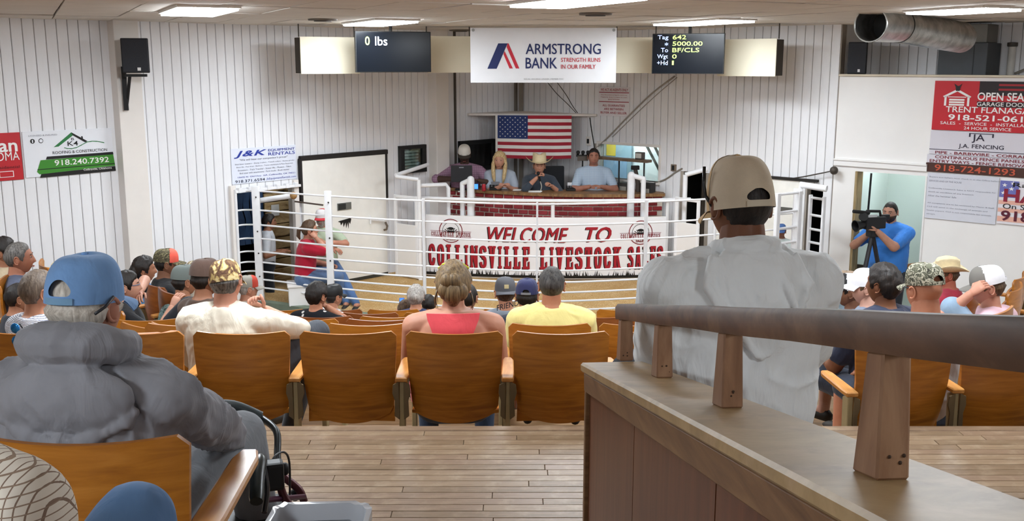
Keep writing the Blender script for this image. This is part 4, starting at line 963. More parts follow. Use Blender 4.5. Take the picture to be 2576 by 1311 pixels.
rcab('grey hose curving from the booth to the pipe post on the right wall', [(1640, 462), (1672, 452), (1700, 433), (1716, 424)], .012, '8a8379')
p = RP(2098, 429, .1); t = thing('wall_rod', 'dark steel rod with round knob on the corner of the partition', 'rod', p)
obj('rod', G().tube([p, RP(2075, 434, .1), RP(2020, 445, .08), RP(1985, 450, .05)], .008, 6), M('4a4540', .5, .5), t, smooth=True); obj('knob', G().ball(p, .055, 12, 8), M('4d463f', .5, .4), t, smooth=True)
for x, y, lab in ((1695, 422, 'small dark wall switch right of the booth window'), (1481, 355, 'white wall phone holder between the flag and the booth window')):
    p = RP(x, y, .02); t = thing('wall_switch', lab, 'switch', p); obj('plate', G().box(p, (.09, .03, .14 if x < 1600 else .1), math.atan2(RD.y, RD.x)), COLM if x < 1600 else M('7d6f60', .6), t, bevel=.004)
    obj('toggle', G().box(p + RN*.02 , (.035, .02, .07), math.atan2(RD.y, RD.x)), BLACK, t, bevel=.003)
# ================================================================== THEATRE SEATS
SEATW = wood('seat_plywood', '8f5519', 'a9691f', 'bd7c30', (1.0, 1, 9), 4, .33, .5, bd=.0003)
SEATR = wood('seat_plywood_red', '6e3a17', '864a20', '9b5a2a', (1.0, 1, 9), 4, .35, .5, bd=.0003)
ARMW = wood('armrest_wood', 'a4682c', 'bb7f3e', 'd09a57', (5, 1, 5), 4, .35, .5)
IRON = M('a08e68', .55, .1, var=.08, vs=12); BRKT = M('6d5c42', .6, .2, var=.1)
def back_panel(w_=.487, z0=.365, z1=.845):
    nx, nz = 20, 12; g = G(); idx = {}
    def pt(i, j, side):
        f = -1 + 2*i/nx; q = j/nz
        wz = (w_/2)*(1 - .10*(1-q)**1.3); x = f*wz
        zb = z0 + .055*abs(f)**2.2 + (.03 if abs(f) > .96 else 0); ztp = z1 + .010*abs(f)**2 - (.028*max(0, (abs(f)-.90)/.10)**2)
        z = zb + (ztp-zb)*q
        y = -.005 - .09*(z-.45) + .045*f*f - .02*math.sin(PI*q)
        return V((x, y + (.015 if side else 0), z))
    for s_ in (0, 1):
        for i in range(nx+1):
            for j in range(nz+1): idx[s_, i, j] = len(g.v); g.v.append(pt(i, j, s_))
        for i in range(nx):
            for j in range(nz): g.f.append((idx[s_, i, j], idx[s_, i+1, j], idx[s_, i+1, j+1], idx[s_, i, j+1]))
    for i in range(nx):
        for j in (0, nz): g.f.append((idx[0, i, j], idx[0, i+1, j], idx[1, i+1, j], idx[1, i, j]))
    for j in range(nz):
        for i in (0, nx): g.f.append((idx[0, i, j], idx[0, i, j+1], idx[1, i, j+1], idx[1, i, j]))
    return g
def seat_panel(up):
    g = G(); nx, ny = 10, 8; idx = {}
    for s_ in (0, 1):
        for i in range(nx+1):
            for j in range(ny+1):
                f = -1+2*i/nx; q = j/ny; x = f*.222*(1-.06*q); y = .03+.40*q; z = .43 - .018*(1-f*f) + .012*q - .03*max(0, (q-.8)/.2)**2
                if up: yy = .05 + .012*(1-f*f); zz = .36 + .36*q; y, z = yy, zz
                p = V((x, y, z)) + (V((0, 0, -.016)) if not up else V((0, .016, 0)))*s_
                idx[s_, i, j] = len(g.v); g.v.append(p)
        for i in range(nx):
            for j in range(ny): g.f.append((idx[s_, i, j], idx[s_, i+1, j], idx[s_, i+1, j+1], idx[s_, i, j+1]))
    for i in range(nx):
        for j in (0, ny): g.f.append((idx[0, i, j], idx[0, i+1, j], idx[1, i+1, j], idx[1, i, j]))
    for j in range(ny):
        for i in (0, nx): g.f.append((idx[0, i, j], idx[0, i, j+1], idx[1, i, j+1], idx[1, i, j]))
    return g
_b = back_panel(); BACKM = {0: mesh('backrest', _b, SEATW, smooth=45), 1: mesh('backrest', back_panel(), SEATR, smooth=45)}
SEATM = {u: mesh('seat', seat_panel(u), SEATW, smooth=45) for u in (0, 1)}
g = G(); pr = [(-.045, 0), (.10, 0), (.06, .06), (.035, .30), (.05, .58), (-.015, .60), (-.03, .3), (-.03, .06)]
g.prism(pr, (-.014, 0, 0), (0, 1, 0), (0, 0, 1), (1, 0, 0), .028); STANM = mesh('stanchion', g, IRON, bevel=.004)
g = G(); ap = [(-.03, -.035), (.03, -.035), (.033, .02), (.03, .27), (.018, .31), (-.018, .31), (-.03, .27), (-.033, .02)]
g.rings([[V((x, y, .60 + .02*y + z)) for x, y in ap] for z in (0, .024)]); ARMM = mesh('armrest', g, ARMW, bevel=.005)
g = G(); g.prism([(0, .40), (.025, .42), (.022, .5), (.034, .54), (.03, .585), (.0, .60)], (0, -.03, 0), (1, 0, 0), (0, 0, 1), (0, 1, 0), .012); BRKM = mesh('bracket', g, BRKT, bevel=.002)
PIT = .535
def chair(label, loc, rz, up=0, red=0, ends='L', group='wooden theatre seats', dz=0):
    t = thing('theatre_seat', label, 'seat', loc, rz, group)
    link('backrest', BACKM[red], t); link('seat', SEATM[up], t)
    for sd, x in (('L', -PIT/2), ('R', PIT/2)):
        o = link('bracket', BRKM, t); o.location = (x + (.012 if x < 0 else -.012), -.01, 0)
        if x > 0: o.scale = (-1, 1, 1)
        if sd in ends:
            s_ = link('stanchion', STANM, t); s_.location = (x, -.01, 0); a = link('armrest', ARMM, s_); 
    return t
seats = []
def row(k, x0, n, first_ends='LR', rz=0, labels=None, up=None, red=0):
    pass
ordn = ['first', 'second', 'third', 'fourth', 'fifth', 'sixth', 'seventh', 'eighth']
R1Y, R1Z = 4.90, .93
XR1 = PY(1143, 858, R1Y).x
who = {-5: 'out of frame at the left end of the nearest full row', -4: 'leftmost in the nearest full row, behind the knit-shirt man', -3: 'in the nearest full row, right behind the hooded man\'s head', -2: 'in the nearest full row, holding the camo-cap man', -1: 'in the nearest full row, empty left of the coral-top woman', 0: 'in the nearest full row, holding the coral-top woman', 1: 'in the nearest full row, empty beside the wooden partition', 2: 'in the nearest full row, hidden behind the partition rail'}
for k in range(-4, 3): chair('orange-brown theatre seat ' + who[k], (XR1 + k*PIT, R1Y, R1Z), 0, up=1 if k in (-3, -1, 1, 2) else 0, ends='LR' if k == 2 else 'L')
# right section of the same row, turned slightly to the ring
PR_ = PY(2400, 985, 4.72)
for k, lab in ((-1, 'nearest right-hand row, left of the tan stanchion'), (0, 'nearest right-hand row, right of the tan stanchion'), (1, 'nearest right-hand row, cut by the right edge of the photo')):
    c_ = V((PR_.x + PIT*(k+.5)*math.cos(.10), 4.72 + PIT*(k+.5)*math.sin(.10), R1Z)); chair('orange-brown theatre seat in the ' + lab, c_, .10, up=1, ends='L')
XR = {2: (PY(1383, 836, 5.75).x, -4, 1), 3: (PY(960, 823, 6.6).x, -3, 1), 4: (PY(985, 813, 7.45).x, -2, 3), 5: (PY(930, 803, 8.3).x, -2, 3), 6: (PY(990, 794, 9.15).x, -2, 4)}
for r, (xx, a, c_) in XR.items():
    Y, Z = rows[r-1]
    for k in range(a, c_+1):
        chair('orange-brown theatre seat in the %s row down, %s from the left of its row' % (ordn[r-1], ordn[k-a]), (xx + k*PIT, Y, Z), 0, up=1, red=(r+k) % 2 if r > 2 else 0, ends='LR' if k == c_ else 'L')

# ================================================================== WOODEN PARTITION WITH RAIL
PA, PB = PY(1470, 912, 2.87), PY(2250, 1311, .90)
AB = PB-PA; ABn = AB.normalized(); HX = V((-AB.y, AB.x, 0)).normalized()      # HX: across the ledge, to the right
PN = HX.cross(ABn); PN = PN if PN.z > 0 else -PN
PB2 = PA + AB*1.35; LW = .176
LEDG = wood('ledge_wood', '89704f', 'a2875f', 'b79c74', (1, 1, 1), 7, .4, .5, wear='b39672'); RAILW = wood('rail_wood', '3f2a1d', '573b29', '694a35', (1.5, 1.5, 6), 4, .5, .4, wear='755841')
PANW = wood('partition_panel_wood', '4f2815', '62361f', '704228', (8, 8, .7), 3, .4, .45); BALW = wood('baluster_wood', '6b4a33', '856147', '9c785b', (5, 5, 1.0), 4, .5, .4)
EDGW = wood('partition_trim_wood', '5d4029', '755437', '8a6847', (1, 1, 8), 4, .45, .4)
part = thing('wooden_partition', 'sloping brown wooden partition wall with ledge along the aisle', 'partition', V((PA.x, PA.y, T0)))
obj('ledge', G().hexa([PA - ABn*.0 - HX*.012 - PN*.028, PA + HX*LW - PN*.028, PB2 + HX*LW - PN*.028, PB2 - HX*.012 - PN*.028], [PA - HX*.012, PA + HX*LW, PB2 + HX*LW, PB2 - HX*.012]), LEDG, part, bevel=.006)
obj('trim_strip', G().hexa([PA + ABn*.01 - HX*.004 - PN*.085, PA + ABn*.01 + HX*.01 - PN*.085, PB2 + HX*.01 - PN*.085, PB2 - HX*.004 - PN*.085], [p - PN*.0285 for p in (PA + ABn*.01 - HX*.004, PA + ABn*.01 + HX*.01, PB2 + HX*.01, PB2 - HX*.004)]), EDGW, part, bevel=.004)
n_ = 4
for i in range(n_):
    a, c = PA + AB*(1.33*i/n_) + ABn*.03 + HX*.012, PA + AB*(1.33*(i+1)/n_) + ABn*.024 + HX*.012
    lo = [V((a.x, a.y, T0)), V((c.x, c.y, T0)), V((c.x, c.y, T0)) + HX*.018, V((a.x, a.y, T0)) + HX*.018]
    obj('side_panel', G().hexa(lo, [a - PN*.03, c - PN*.03, c + HX*.018 - PN*.03, a + HX*.018 - PN*.03]), PANW, part)
a, c = PA + ABn*.03 + HX*(LW-.03), PB2 + HX*(LW-.03)
obj('far_panel', G().hexa([V((a.x, a.y, T0)), V((c.x, c.y, T0)), V((c.x, c.y, T0)) + HX*.02, V((a.x, a.y, T0)) + HX*.02], [a - PN*.03, c - PN*.03, c + HX*.02 - PN*.03, a + HX*.02 - PN*.03]), PANW, part)
a = PA + ABn*.004; obj('end_board', G().hexa([V((a.x, a.y, T0)), V((a.x, a.y, T0)) + HX*(LW-.01), V((a.x, a.y, T0)) + HX*(LW-.01) + V((ABn.x, ABn.y, 0))*.028, V((a.x, a.y, T0)) + V((ABn.x, ABn.y, 0))*.028], [p - PN*.029 for p in (a, a + HX*(LW-.01), a + HX*(LW-.01) + ABn*.028, a + ABn*.028)]), EDGW, part, bevel=.003)
# rail on balusters
BH, RH = .124, .048
rail = thing('partition_rail', 'dark brown wooden handrail on tapered balusters above the sloping ledge', 'railing', PA + HX*.1)
def onledge(x, y): return PP(x, y, PA, PN)
bases = [onledge(1572, 906), onledge(1664, 948), onledge(1838, 1022), onledge(2200, 1196)]
def ab(p): return (p-PA).dot(ABn), (p-PA).dot(HX)
_c0, _c3, _s0, _s3 = (ab(bases[0])[1]+ab(bases[1])[1])/2, (ab(bases[3])[1]+ab(bases[2])[1])/2, (ab(bases[0])[0]+ab(bases[1])[0])/2, (ab(bases[3])[0]+ab(bases[2])[0])/2
def cxs(s_): return _c0 + (_c3-_c0)*(s_-_s0)/(_s3-_s0)
def bhs(s_): return BH + .024*min(1.15, s_/ab(bases[3])[0])
for p in bases:
    s_, _ = ab(p); q = PA + ABn*s_ + HX*cxs(s_); g = G()
    lo, hi = (.040, .068), (.035, .042)
    def ring(c, w2, l2): return [c + HX*(-w2/2) - ABn*l2/2, c + HX*(w2/2) - ABn*l2/2, c + HX*(w2/2) + ABn*l2/2, c + HX*(-w2/2) + ABn*l2/2]
    g.hexa(ring(q, *lo), ring(q + V((0, 0, bhs(s_)/PN.z)), *hi)); o = obj('baluster', g, BALW, rail, bevel=.003)
    gb = G()
    for k in range(3): gb.ball(q + HX*random.uniform(-.013, .013) + ABn*(lo[1]/2-.0025) + V((0, 0, random.uniform(.014, .034))), random.uniform(.0016, .0028), 8, 5)
    obj('nail_hole', gb, M('3a2718', .8), o)
s0 = ab(bases[0])[0] - .065; ra, rb = PA + ABn*s0 + HX*cxs(s0) + V((0, 0, BH/PN.z)), PB2 + HX*cxs((PB2-PA).length) + V((0, 0, BH/PN.z))
n_ = 14; rg = []
for i in range(n_+1):
    c = ra + (rb-ra)*(i/n_) + V((0, 0, .0012*math.sin(i*1.7) + bhs(s0 + (rb-ra).length*i/n_) - BH))
    pr = [(-.020, 0), (.020, 0), (.022, .008), (.022, RH-.010), (.015, RH), (-.015, RH), (-.022, RH-.010), (-.022, .008)]
    rg.append([c + HX*x + V((0, 0, z)) for x, z in pr])
obj('handrail', G().rings(rg), RAILW, rail, smooth=40)
# ================================================================== PEOPLE
pend = []       # (object, voxel, smoothing passes, raw geometry to join, wrinkle amplitude)
def lerp(a, b, t): return a + (b-a)*t
def head_g(seg=36, nv=26, grow=None, mask=None, capped=False):
    """skull and face, origin at the head's centre, +y is the face; with grow: a shell above it (hair, beard)"""
    g = G(); ids = {}; keep = {}
    for i in range(nv+1):
        t = PI*i/nv; t = min(max(t, .03), PI-.03)
        for j in range(seg):
            az = 2*PI*j/seg; sx, sy, sz = math.sin(t)*math.cos(az), math.sin(t)*math.sin(az), -math.cos(t)
            x, y, z = .077*sx, .097*sy, .116*sz
            if sz < 0:
                k = -sz; x *= 1-.24*k**1.6; y *= (1-.06*k) if sy > 0 else (1-.42*k)
                y += .012*k
            if sy > 0:
                y += .023*math.exp(-(x/.011)**2)*max(0, 1-abs(z+.032)/.05)**.8*(1 if z > -.032 else max(0, 1-(-.032-z)/.014))
                y += .004*math.exp(-((z-.030)/.011)**2-(x/.05)**2) - .010*math.exp(-((abs(x)-.030)/.014)**2-((z-.010)/.011)**2)
                y += .006*math.exp(-((z+.066)/.009)**2-(x/.022)**2) - .004*math.exp(-((z+.0665)/.0025)**2-(x/.02)**2) + .008*math.exp(-((z+.105)/.014)**2-(x/.02)**2)
            p = V((x, y, z)); ang = abs(math.degrees(math.atan2(sx, sy)))
            if grow:
                m_ = mask(ang, z, x); d = grow*min(1, max(0, m_)/.018) if m_ > 0 else -.004
                n = V((sx/.077, sy/.097, sz/.116)).normalized()
                if capped and z > .008 and m_ > 0: d = min(d, .0045)
                elif m_ > 0: d *= 1 + .35*noise.noise(p*45) + .25*noise.noise(p*110)
                p = p + n*d; keep[i, j] = m_ > -.004
            ids[i, j] = len(g.v); g.v.append(p)
    for i in range(nv):
        for j in range(seg):
            q = ((i, j), (i, (j+1) % seg), (i+1, (j+1) % seg), (i+1, j))
            if grow and not any(keep[e] for e in q): continue
            g.f.append(tuple(ids[e] for e in q))
    if not grow: g.f.append(tuple(ids[0, j] for j in range(seg))[::-1]); g.f.append(tuple(ids[nv, j] for j in range(seg)))
    elif keep[nv, 0]: g.f.append(tuple(ids[nv, j] for j in range(seg)))
    return g
HL = [(0, .072), (38, .066), (58, .045), (74, -.015), (84, .0), (98, .018), (112, -.02), (130, -.055), (180, -.075)]
def hairline(shift=0, lowback=0):
    def f(ang, z, x):
        for (a, h), (b, k) in zip(HL, HL[1:]):
            if a <= ang <= b: h_ = h + (k-h)*(ang-a)/(b-a); break
        return z - (h_ + shift - lowback*max(0, (ang-100)/80))
    return f
def beardmask(ang, z, x): return min(-.028 - z, (92-ang)*.002) if not (abs(x) < .02 and -.076 < z < -.058 and ang < 60) else -.01
def fringe(ang, z, x): return min(hairline()(ang, z, x), .035 - z)
def ear_g(side):
    g = G(); c = V((side*.079, -.008, -.006)); m = Matrix.Rotation(side*-.35, 3, 'Z')
    g.ball(c, (.008, .019, .030), 10, 8, m)
    ring = [c + m @ V((side*.006, .018*math.cos(th)-.001, .029*math.sin(th))) for th in [PI*.15 + 1.5*PI*i/12 for i in range(13)]]
    g.tube(ring, .0052, 6); return g
def cap_g(seg=48, open_back=False, high=.0, rim=(.0865, .107), hole=(.036, .012, .056)):
    """ball-cap crown; front is +y"""
    g = G(); n = 14 if seg < 100 else 30; ids = {}; H = .108 + high
    for i in range(n+1):
        e = i/n; h = H*math.sin(e*PI/2)**.92; r = max(.02, math.cos(e*PI/2)**.5)
        for j in range(seg):
            az = 2*PI*j/seg; fr = max(0, math.sin(az))
            k = 1 + .004*abs(math.cos(3*az+PI/2))
            p = V((rim[0]*math.cos(az)*r*k, rim[1]*math.sin(az)*r*k, h*(1+.06*fr)))
            ids[i, j] = len(g.v); g.v.append(p)
    for i in range(n):
        for j in range(seg):
            q = [ids[i, j], ids[i, (j+1) % seg], ids[i+1, (j+1) % seg], ids[i+1, j]]; c = sum((g.v[e] for e in q), V())/4
            if open_back and c.y < 0 and hole[1] < c.z < hole[2]*(1-(c.x/hole[0])**2*.35) and abs(c.x) < hole[0]: continue
            g.f.append(tuple(q))
    g.f.append(tuple(ids[n, j] for j in range(seg)))
    if open_back:
        cnt_ = {}
        for f in g.f:
            for a, b_ in zip(f, f[1:] + f[:1]): cnt_[(min(a, b_), max(a, b_))] = cnt_.get((min(a, b_), max(a, b_)), 0) + 1
        nb_ = {}
        for (a, b_), k in cnt_.items():
            if k == 1 and a >= seg and b_ >= seg: nb_.setdefault(a, []).append(b_); nb_.setdefault(b_, []).append(a)
        for _ in range(5):
            new = {a: (g.v[a]*.5 + sum((g.v[q] for q in l_), V())/len(l_)*.5) for a, l_ in nb_.items() if len(l_) == 2}
            for a, p in new.items(): g.v[a] = p
    return g
def brim_g(rim=(.0865, .107), reach=.07, droop=.016, up=0.):
    g = G(); n, m = 16, 6; ids = {}
    for s_ in (0, 1):
        for i in range(n+1):
            az = PI/2 - 1.15 + 2.3*i/n; f = (i/n-.5)*2
            for j in range(m+1):
                k = j/m; o = reach*k*(1-.45*abs(f)**2.6)
                p = V((math.cos(az)*(rim[0]), math.sin(az)*(rim[1]) + o, .004 - droop*f*f*(k+.15) + up*k - .012*k*k - .004*s_)); p.x *= 1 + .06*k
                ids[s_, i, j] = len(g.v); g.v.append(p)
        for i in range(n):
            for j in range(m): g.f.append((ids[s_, i, j], ids[s_, i+1, j], ids[s_, i+1, j+1], ids[s_, i, j+1]))
    for i in range(n): g.f.append((ids[0, i, m], ids[0, i+1, m], ids[1, i+1, m], ids[1, i, m]))
    return g
def cowboy_g():
    crown, brim = G(), G(); seg = 36; rings = []
    for i in range(12):
        e = i/11; h = .125*min(1, e*1.35)**.8; r = (1-.10*e) if e < .72 else (.928 - (e-.72)*3.0)
        ring = []
        for j in range(seg):
            az = 2*PI*j/seg; x, y = .088*math.cos(az)*r, .108*math.sin(az)*r
            z = h - (.028*math.exp(-(x/.03)**2) if e > .6 else 0) - .012*abs(math.sin(az))*(e > .6)
            if e > .35: x *= 1 - .10*max(0, math.sin(az))*(e)
            ring.append(V((x, y, z)))
        rings.append(ring)
    crown.rings(rings)
    rings = []
    for s_ in (0, 1):
        rr = []
        for i in range(7):
            k = i/6; ring = []
            for j in range(seg):
                az = 2*PI*j/seg; o = .085*k
                ring.append(V((math.cos(az)*(.087+o), math.sin(az)*(.107+o*.9), .072*(k**1.7)*abs(math.cos(az))**2.2 - .014*k*abs(math.sin(az))**2 + .002 - .004*s_)))
            rr.append(ring)
        rings += rr if s_ == 0 else rr[::-1]
    brim.rings(rings, cap=False); return crown, brim
def hand_g(g, wr, d, nrm, s=1.0, curl=.35, side=1, spread=.0, seg=7):
    d = V(d).normalized(); nrm = V(nrm); nrm = (nrm - d*nrm.dot(d)).normalized(); x = d.cross(nrm)*side
    k = [V(wr) + d*q*s for q in (-.02, .02, .06, .088)]
    g.tube(k, [(.017*s, .024*s), (.016*s, .032*s), (.016*s, .040*s), (.011*s, .037*s)], 10, up=nrm)
    for i, (off, L_) in enumerate(((-.029, .060), (-.010, .075), (.010, .080), (.029, .070))):
        p = k[3] - d*.006*s + x*off*s; a = 0; pts = [p]; dd = (d + x*off*spread*8).normalized()
        for q in (.45, .32, .25):
            a += curl*(1.0 + .06*i); e = dd*math.cos(a) + nrm*math.sin(a); p = p + e*L_*q*s; pts.append(p)
        g.tube(pts, [.0088*s, .0082*s, .0074*s, .0055*s], seg)
    p = k[1] + x*.028*s; e = (d*.72 + x*.62 + nrm*.3).normalized(); pts = [p - x*.012*s, p + e*.034*s]; e2 = (d*.9 + x*.05 + nrm*(.3+curl*.5)).normalized(); pts += [pts[-1] + e2*.03*s, pts[-1] + e2*.052*s]
    g.tube(pts, [.0125*s, .0105*s, .0092*s, .006*s], seg)
def ik(a, t, l1, l2, pole):
    d = t-a; L_ = min(d.length, (l1+l2)*.995); dn = d.normalized(); x = (l1*l1 - l2*l2 + L_*L_)/(2*L_); h = math.sqrt(max(0, l1*l1-x*x))
    pole = V(pole); pn = (pole - dn*pole.dot(dn)); pn = pn.normalized() if pn.length > 1e-5 else V((0, 0, -1)); return a + dn*x + pn*h, a + dn*L_
EYE = M('1d1512', .3, var=0); EYEW = M('b5aaa2', .3, var=0)
def person(label, cx, top, Y, yaw, s=1.0, w=1.0, sk='c79a7d', shirt=None, sleeve='short', pants=None, pose='sit', lean=8, look=0, nod=0, roll=0,
           hair=None, hairstyle='short', hat=None, hands=None, poles=None, knees=None, feet=None, vox=.013, face=False, beard=None, belly=0., group=None,
           wrinkle=0., X=None, extra=None, neck=1.0, hd=1.0, shoe='2b2723', hc=.35, pelvis=.50, palm=None):
    yaw = math.radians(yaw); topd = .116*s*hd + (.012*s if hat and hat['kind'] == 'cap' else 0) + (.055*s if hat and hat['kind'] == 'cowboy' else 0)
    T = PY(cx, top, Y); Hw = T - V((0, 0, topd))
    ph = math.radians(lean); up = V((0, -math.sin(ph), math.cos(ph)))
    pel = V((0, 0, (pelvis if pose == 'sit' else .94)*s))
    if pose == 'perch': pel = V((0, 0, pelvis*s))
    def sp(a): return pel + up*a*s + V((0, .02*s*math.sin(max(0, a)/.48*PI/2) if lean > 0 else 0, 0))
    nb = sp(.47); H = nb + V((0, .035, .137))*s + up*.005
    R3 = Matrix.Rotation(yaw, 3, 'Z'); loc = Hw - R3 @ H
    root = thing('person', label, 'person', loc, yaw, group)
    # volumes -------------------------------------------------------------
    tor = [(-.13, .125, .095), (-.06, .160, .112), (.04, .168, .122), (.14, .158+belly*.2, .122), (.25, .165, .120), (.35, .172, .115), (.41, .146, .098), (.455, .105, .080), (.485, .072, .066)]
    def torso(g, inf, a0=-1, a1=.5, seg=24):
        rg = []
        for a, rx, ry in tor:
            if a < a0 or a > a1: continue
            c = sp(a); fw = V((0, belly*s*math.exp(-((a-.08)/.16)**2)*.5, 0)); rr = rx*w*s + inf; rd = ry*(.5+.5*w)*s + inf + belly*s*math.exp(-((a-.08)/.16)**2)*.5
            rg.append([c + fw + V((rr*math.cos(2*PI*j/seg), rd*math.sin(2*PI*j/seg), 0)) for j in range(seg)])
        g.rings(rg)
    sh = {}
    for sd, q in ((-1, 'L'), (1, 'R')): sh[q] = sp(.385) + V((sd*.175*(.45+.55*w)*s, .0, 0))
    hands = dict(hands or {}); poles = dict(poles or {})
    joints = {}
    for sd, q in ((-1, 'L'), (1, 'R')):
        tgt = hands.get(q)
        if tgt is None: tgt = pel + V((sd*.13, .34, .10))*s if pose != 'stand' else sh[q] + V((sd*.07, .03, -.54))*s
        else:
            tgt = V(tgt)
            if tgt.length > 3.0 or hands.get('world'): tgt = R3.inverted() @ (tgt - loc)
        el, wr = ik(sh[q], tgt, .285*s, .255*s, poles.get(q, (sd*.6, -.45, -.6))); joints[q] = (sh[q], el, wr)
    legs = {}
    for sd, q in ((-1, 'L'), (1, 'R')):
        hip = pel + V((sd*.095*(.6+.4*w), 0, -.02))*s
        if pose == 'stand': kn = hip + V((sd*.02, .03, -.44))*s; an = V((hip.x + sd*.02*s, 0, .08*s))
        elif pose == 'perch': kn = hip + V((sd*.03, .30, -.20))*s; an = hip + V((sd*.02, .36, -.6))*s
        else: kn = hip + V((sd*.06, .43, .01))*s; an = hip + V((sd*.06, .45, -.40))*s
        if knees and q in knees: kn = V(knees[q]); kn = R3.inverted() @ (kn-loc) if knees.get('world') else kn
        if feet and q in feet: an = V(feet[q]); an = R3.inverted() @ (an-loc) if feet.get('world') else an
        legs[q] = (hip, kn, an)
    ws = .55+.45*w
    def arm(g, q, inf, upto=2.0, a_only=False):
        a, e, wr = joints[q]
        g.caps(a, lerp(a, e, min(1, upto)), .062*s*ws+inf, lerp(.062, .046, min(1, upto))*s*ws+inf)
        if upto > 1: g.caps(e, lerp(e, wr, upto-1), .047*s*ws+inf, lerp(.046, .029, upto-1)*s*ws+inf)
        g.caps(sp(.43) + (a-sp(.43))*.2, a + V((0, 0, .002)), .066*s*ws+inf, .062*s*ws+inf)
    def leg(g, q, inf, upto=2.0):
        a, k, n = legs[q]; g.caps(a, lerp(a, k, min(1, upto)), .092*s*ws+inf, lerp(.092, .062, min(1, upto))*s*ws+inf)
        if upto > 1: g.caps(k, lerp(k, n, upto-1), .060*s*ws+inf, lerp(.06, .040, upto-1)*s*ws+inf)
    body = G(); torso(body, 0)
    body.caps(nb - V((0, 0, .05*s)), H + V((0, -.018, -.055))*s, .066*s*neck, .056*s*neck)
    for q in 'LR': arm(body, q, 0); leg(body, q, 0)
    for q, sd in (('L', -1), ('R', 1)):
        a, k, n = legs[q]
        fd = V((0, 1, 0)); body.caps(n, n + fd*.05*s, .038*s, .034*s); 
    raw = G()
    HM = Matrix.Translation(H) @ Matrix.Rotation(math.radians(look), 4, 'Z') @ Matrix.Rotation(math.radians(nod), 4, 'X') @ Matrix.Rotation(math.radians(roll), 4, 'Y') @ Matrix.Diagonal((s*hd, s*hd, s*hd, 1))
    far = vox > .0125
    raw.add(*(lambda h: ([HM @ p for p in h.v], h.f))(head_g(28 if far and not face else 44, 22 if far and not face else 34)))
    for sd in (-1, 1):
        e = ear_g(sd); raw.add([HM @ p for p in e.v], e.f)
    for q, sd in (('L', -1), ('R', 1)):
        a, e, wr = joints[q]; d = (wr-e).normalized(); pn = V((palm or {}).get(q, (-sd*.5, .2, -.8))); hand_g(raw, wr + d*.012*s, d, pn, s, hc, -sd)
    skm = skin(sk)
    ob = link('body', mesh('body', body, skm, True, fix=False), root); pend.append((ob, vox, 3, raw, 0))
    # clothing ------------------------------------------------------------
    inf = .013*s
    if shirt:
        g = G()
        if sleeve == 'tank': torso(g, .018, -.07, .26)
        else:
            torso(g, inf, -1, .5)
            for q in 'LR': arm(g, q, inf, {'short': .72, 'long': 1.97, 'half': 1.02, 'elbow': 1.35}[sleeve])
        o = link('shirt', mesh('shirt', g, shirt, True, fix=False), root); pend.append((o, vox, 4, None, wrinkle))
        if extra:
            g = G(); extra(g, sp, H, s, joints); o = link('hood', mesh('hood', g, shirt, True, fix=False), root); pend.append((o, vox*.8, 3, None, wrinkle*.5))
    g = G()
    c = sp(-.05); g.caps(c - V((.07*w*s, 0, 0)), c + V((.07*w*s, 0, 0)), .125*s+inf, .125*s+inf)
    sl = 1.93
    for q in 'LR': leg(g, q, inf*.8, sl if pants and not isinstance(pants, tuple) else 1.0)
    pm = pants[0] if isinstance(pants, tuple) else (pants or cloth('2f3542'))
    o = link('trousers', mesh('trousers', g, pm, True, fix=False), root); pend.append((o, vox*1.1, 3, None, 0))
    for q, sd in (('L', -1), ('R', 1)):
        a, k, n = legs[q]; g = G(); f = n + V((0, 0, -.045*s)); g.tube([f + V((0, -.07, .01))*s, f + V((0, -.03, .022))*s, f + V((0, .06, .012))*s, f + V((0, .15, .0))*s, f + V((0, .19, -.004))*s], [(.028*s, .026*s), (.05*s, .04*s), (.042*s, .042*s), (.03*s, .042*s), (.012*s, .02*s)], 10, up=(0, 0, 1))
        link('shoe', mesh('shoe', g, M(shoe, .6), True), root)
    # head wear and hair -----------------------------------------------------
    def onhead(name, g, mat, parent=root, smooth=True):
        g.v = [HM @ p for p in g.v]; return link(name, mesh(name, g, mat, smooth), parent)
    if hair:
        sh_ = {'short': (.010, hairline()), 'buzz': (.004, hairline(.0)), 'full': (.02, hairline(-.008, .01)), 'long': (.022, hairline(-.012, .05)), 'fringe': (.006, fringe), 'up': (.016, hairline(-.01, -.02))}[hairstyle]
        onhead('hair', head_g(44, 34, min(sh_[0], .013) if hat else sh_[0], sh_[1], capped=bool(hat)), hair)
    if beard: onhead('beard', head_g(44, 34, .010, beardmask), beard)
    if face:
        for sd in (-1, 1):
            g = G().ball((sd*.031, .0835, .010), (.0105, .006, .0042), 10, 6); o = onhead('eye', g, EYEW); 
            g = G().ball((sd*.031, .0885, .010), (.0055, .003, .0055), 8, 5); onhead('pupil', g, EYE, o)
            g = G().tube([(sd*.014, .094, .030), (sd*.031, .095, .034), (sd*.047, .084, .030)], .0032, 6); onhead('eyebrow', g, hair or EYE)
        g = G().tube([(-.021, .093, -.066), (0, .1005, -.0655), (.021, .093, -.066)], .0042, 6); onhead('lips', g, M('9c5a50', .5))
    if hat and hat['kind'] == 'cap':
        tilt = Matrix.Translation(V((0, -.004, hat.get('z', .022)))) @ Matrix.Rotation(math.radians(hat.get('rot', 0)), 4, 'Z') @ Matrix.Rotation(math.radians(hat.get('tilt', -6)), 4, 'X')
        g = cap_g(132 if vox < .0095 else 72 if not far else 40, hat.get('open', False), hat.get('high', 0), hole=hat.get('hole', (.036, .012, .056))); g.xf(tilt); cr = onhead('cap', g, hat['mat'])
        g = brim_g(reach=hat.get('reach', .07), droop=hat.get('droop', .018)); g.xf(tilt); onhead('cap_brim', g, hat.get('brim', hat['mat']), cr)
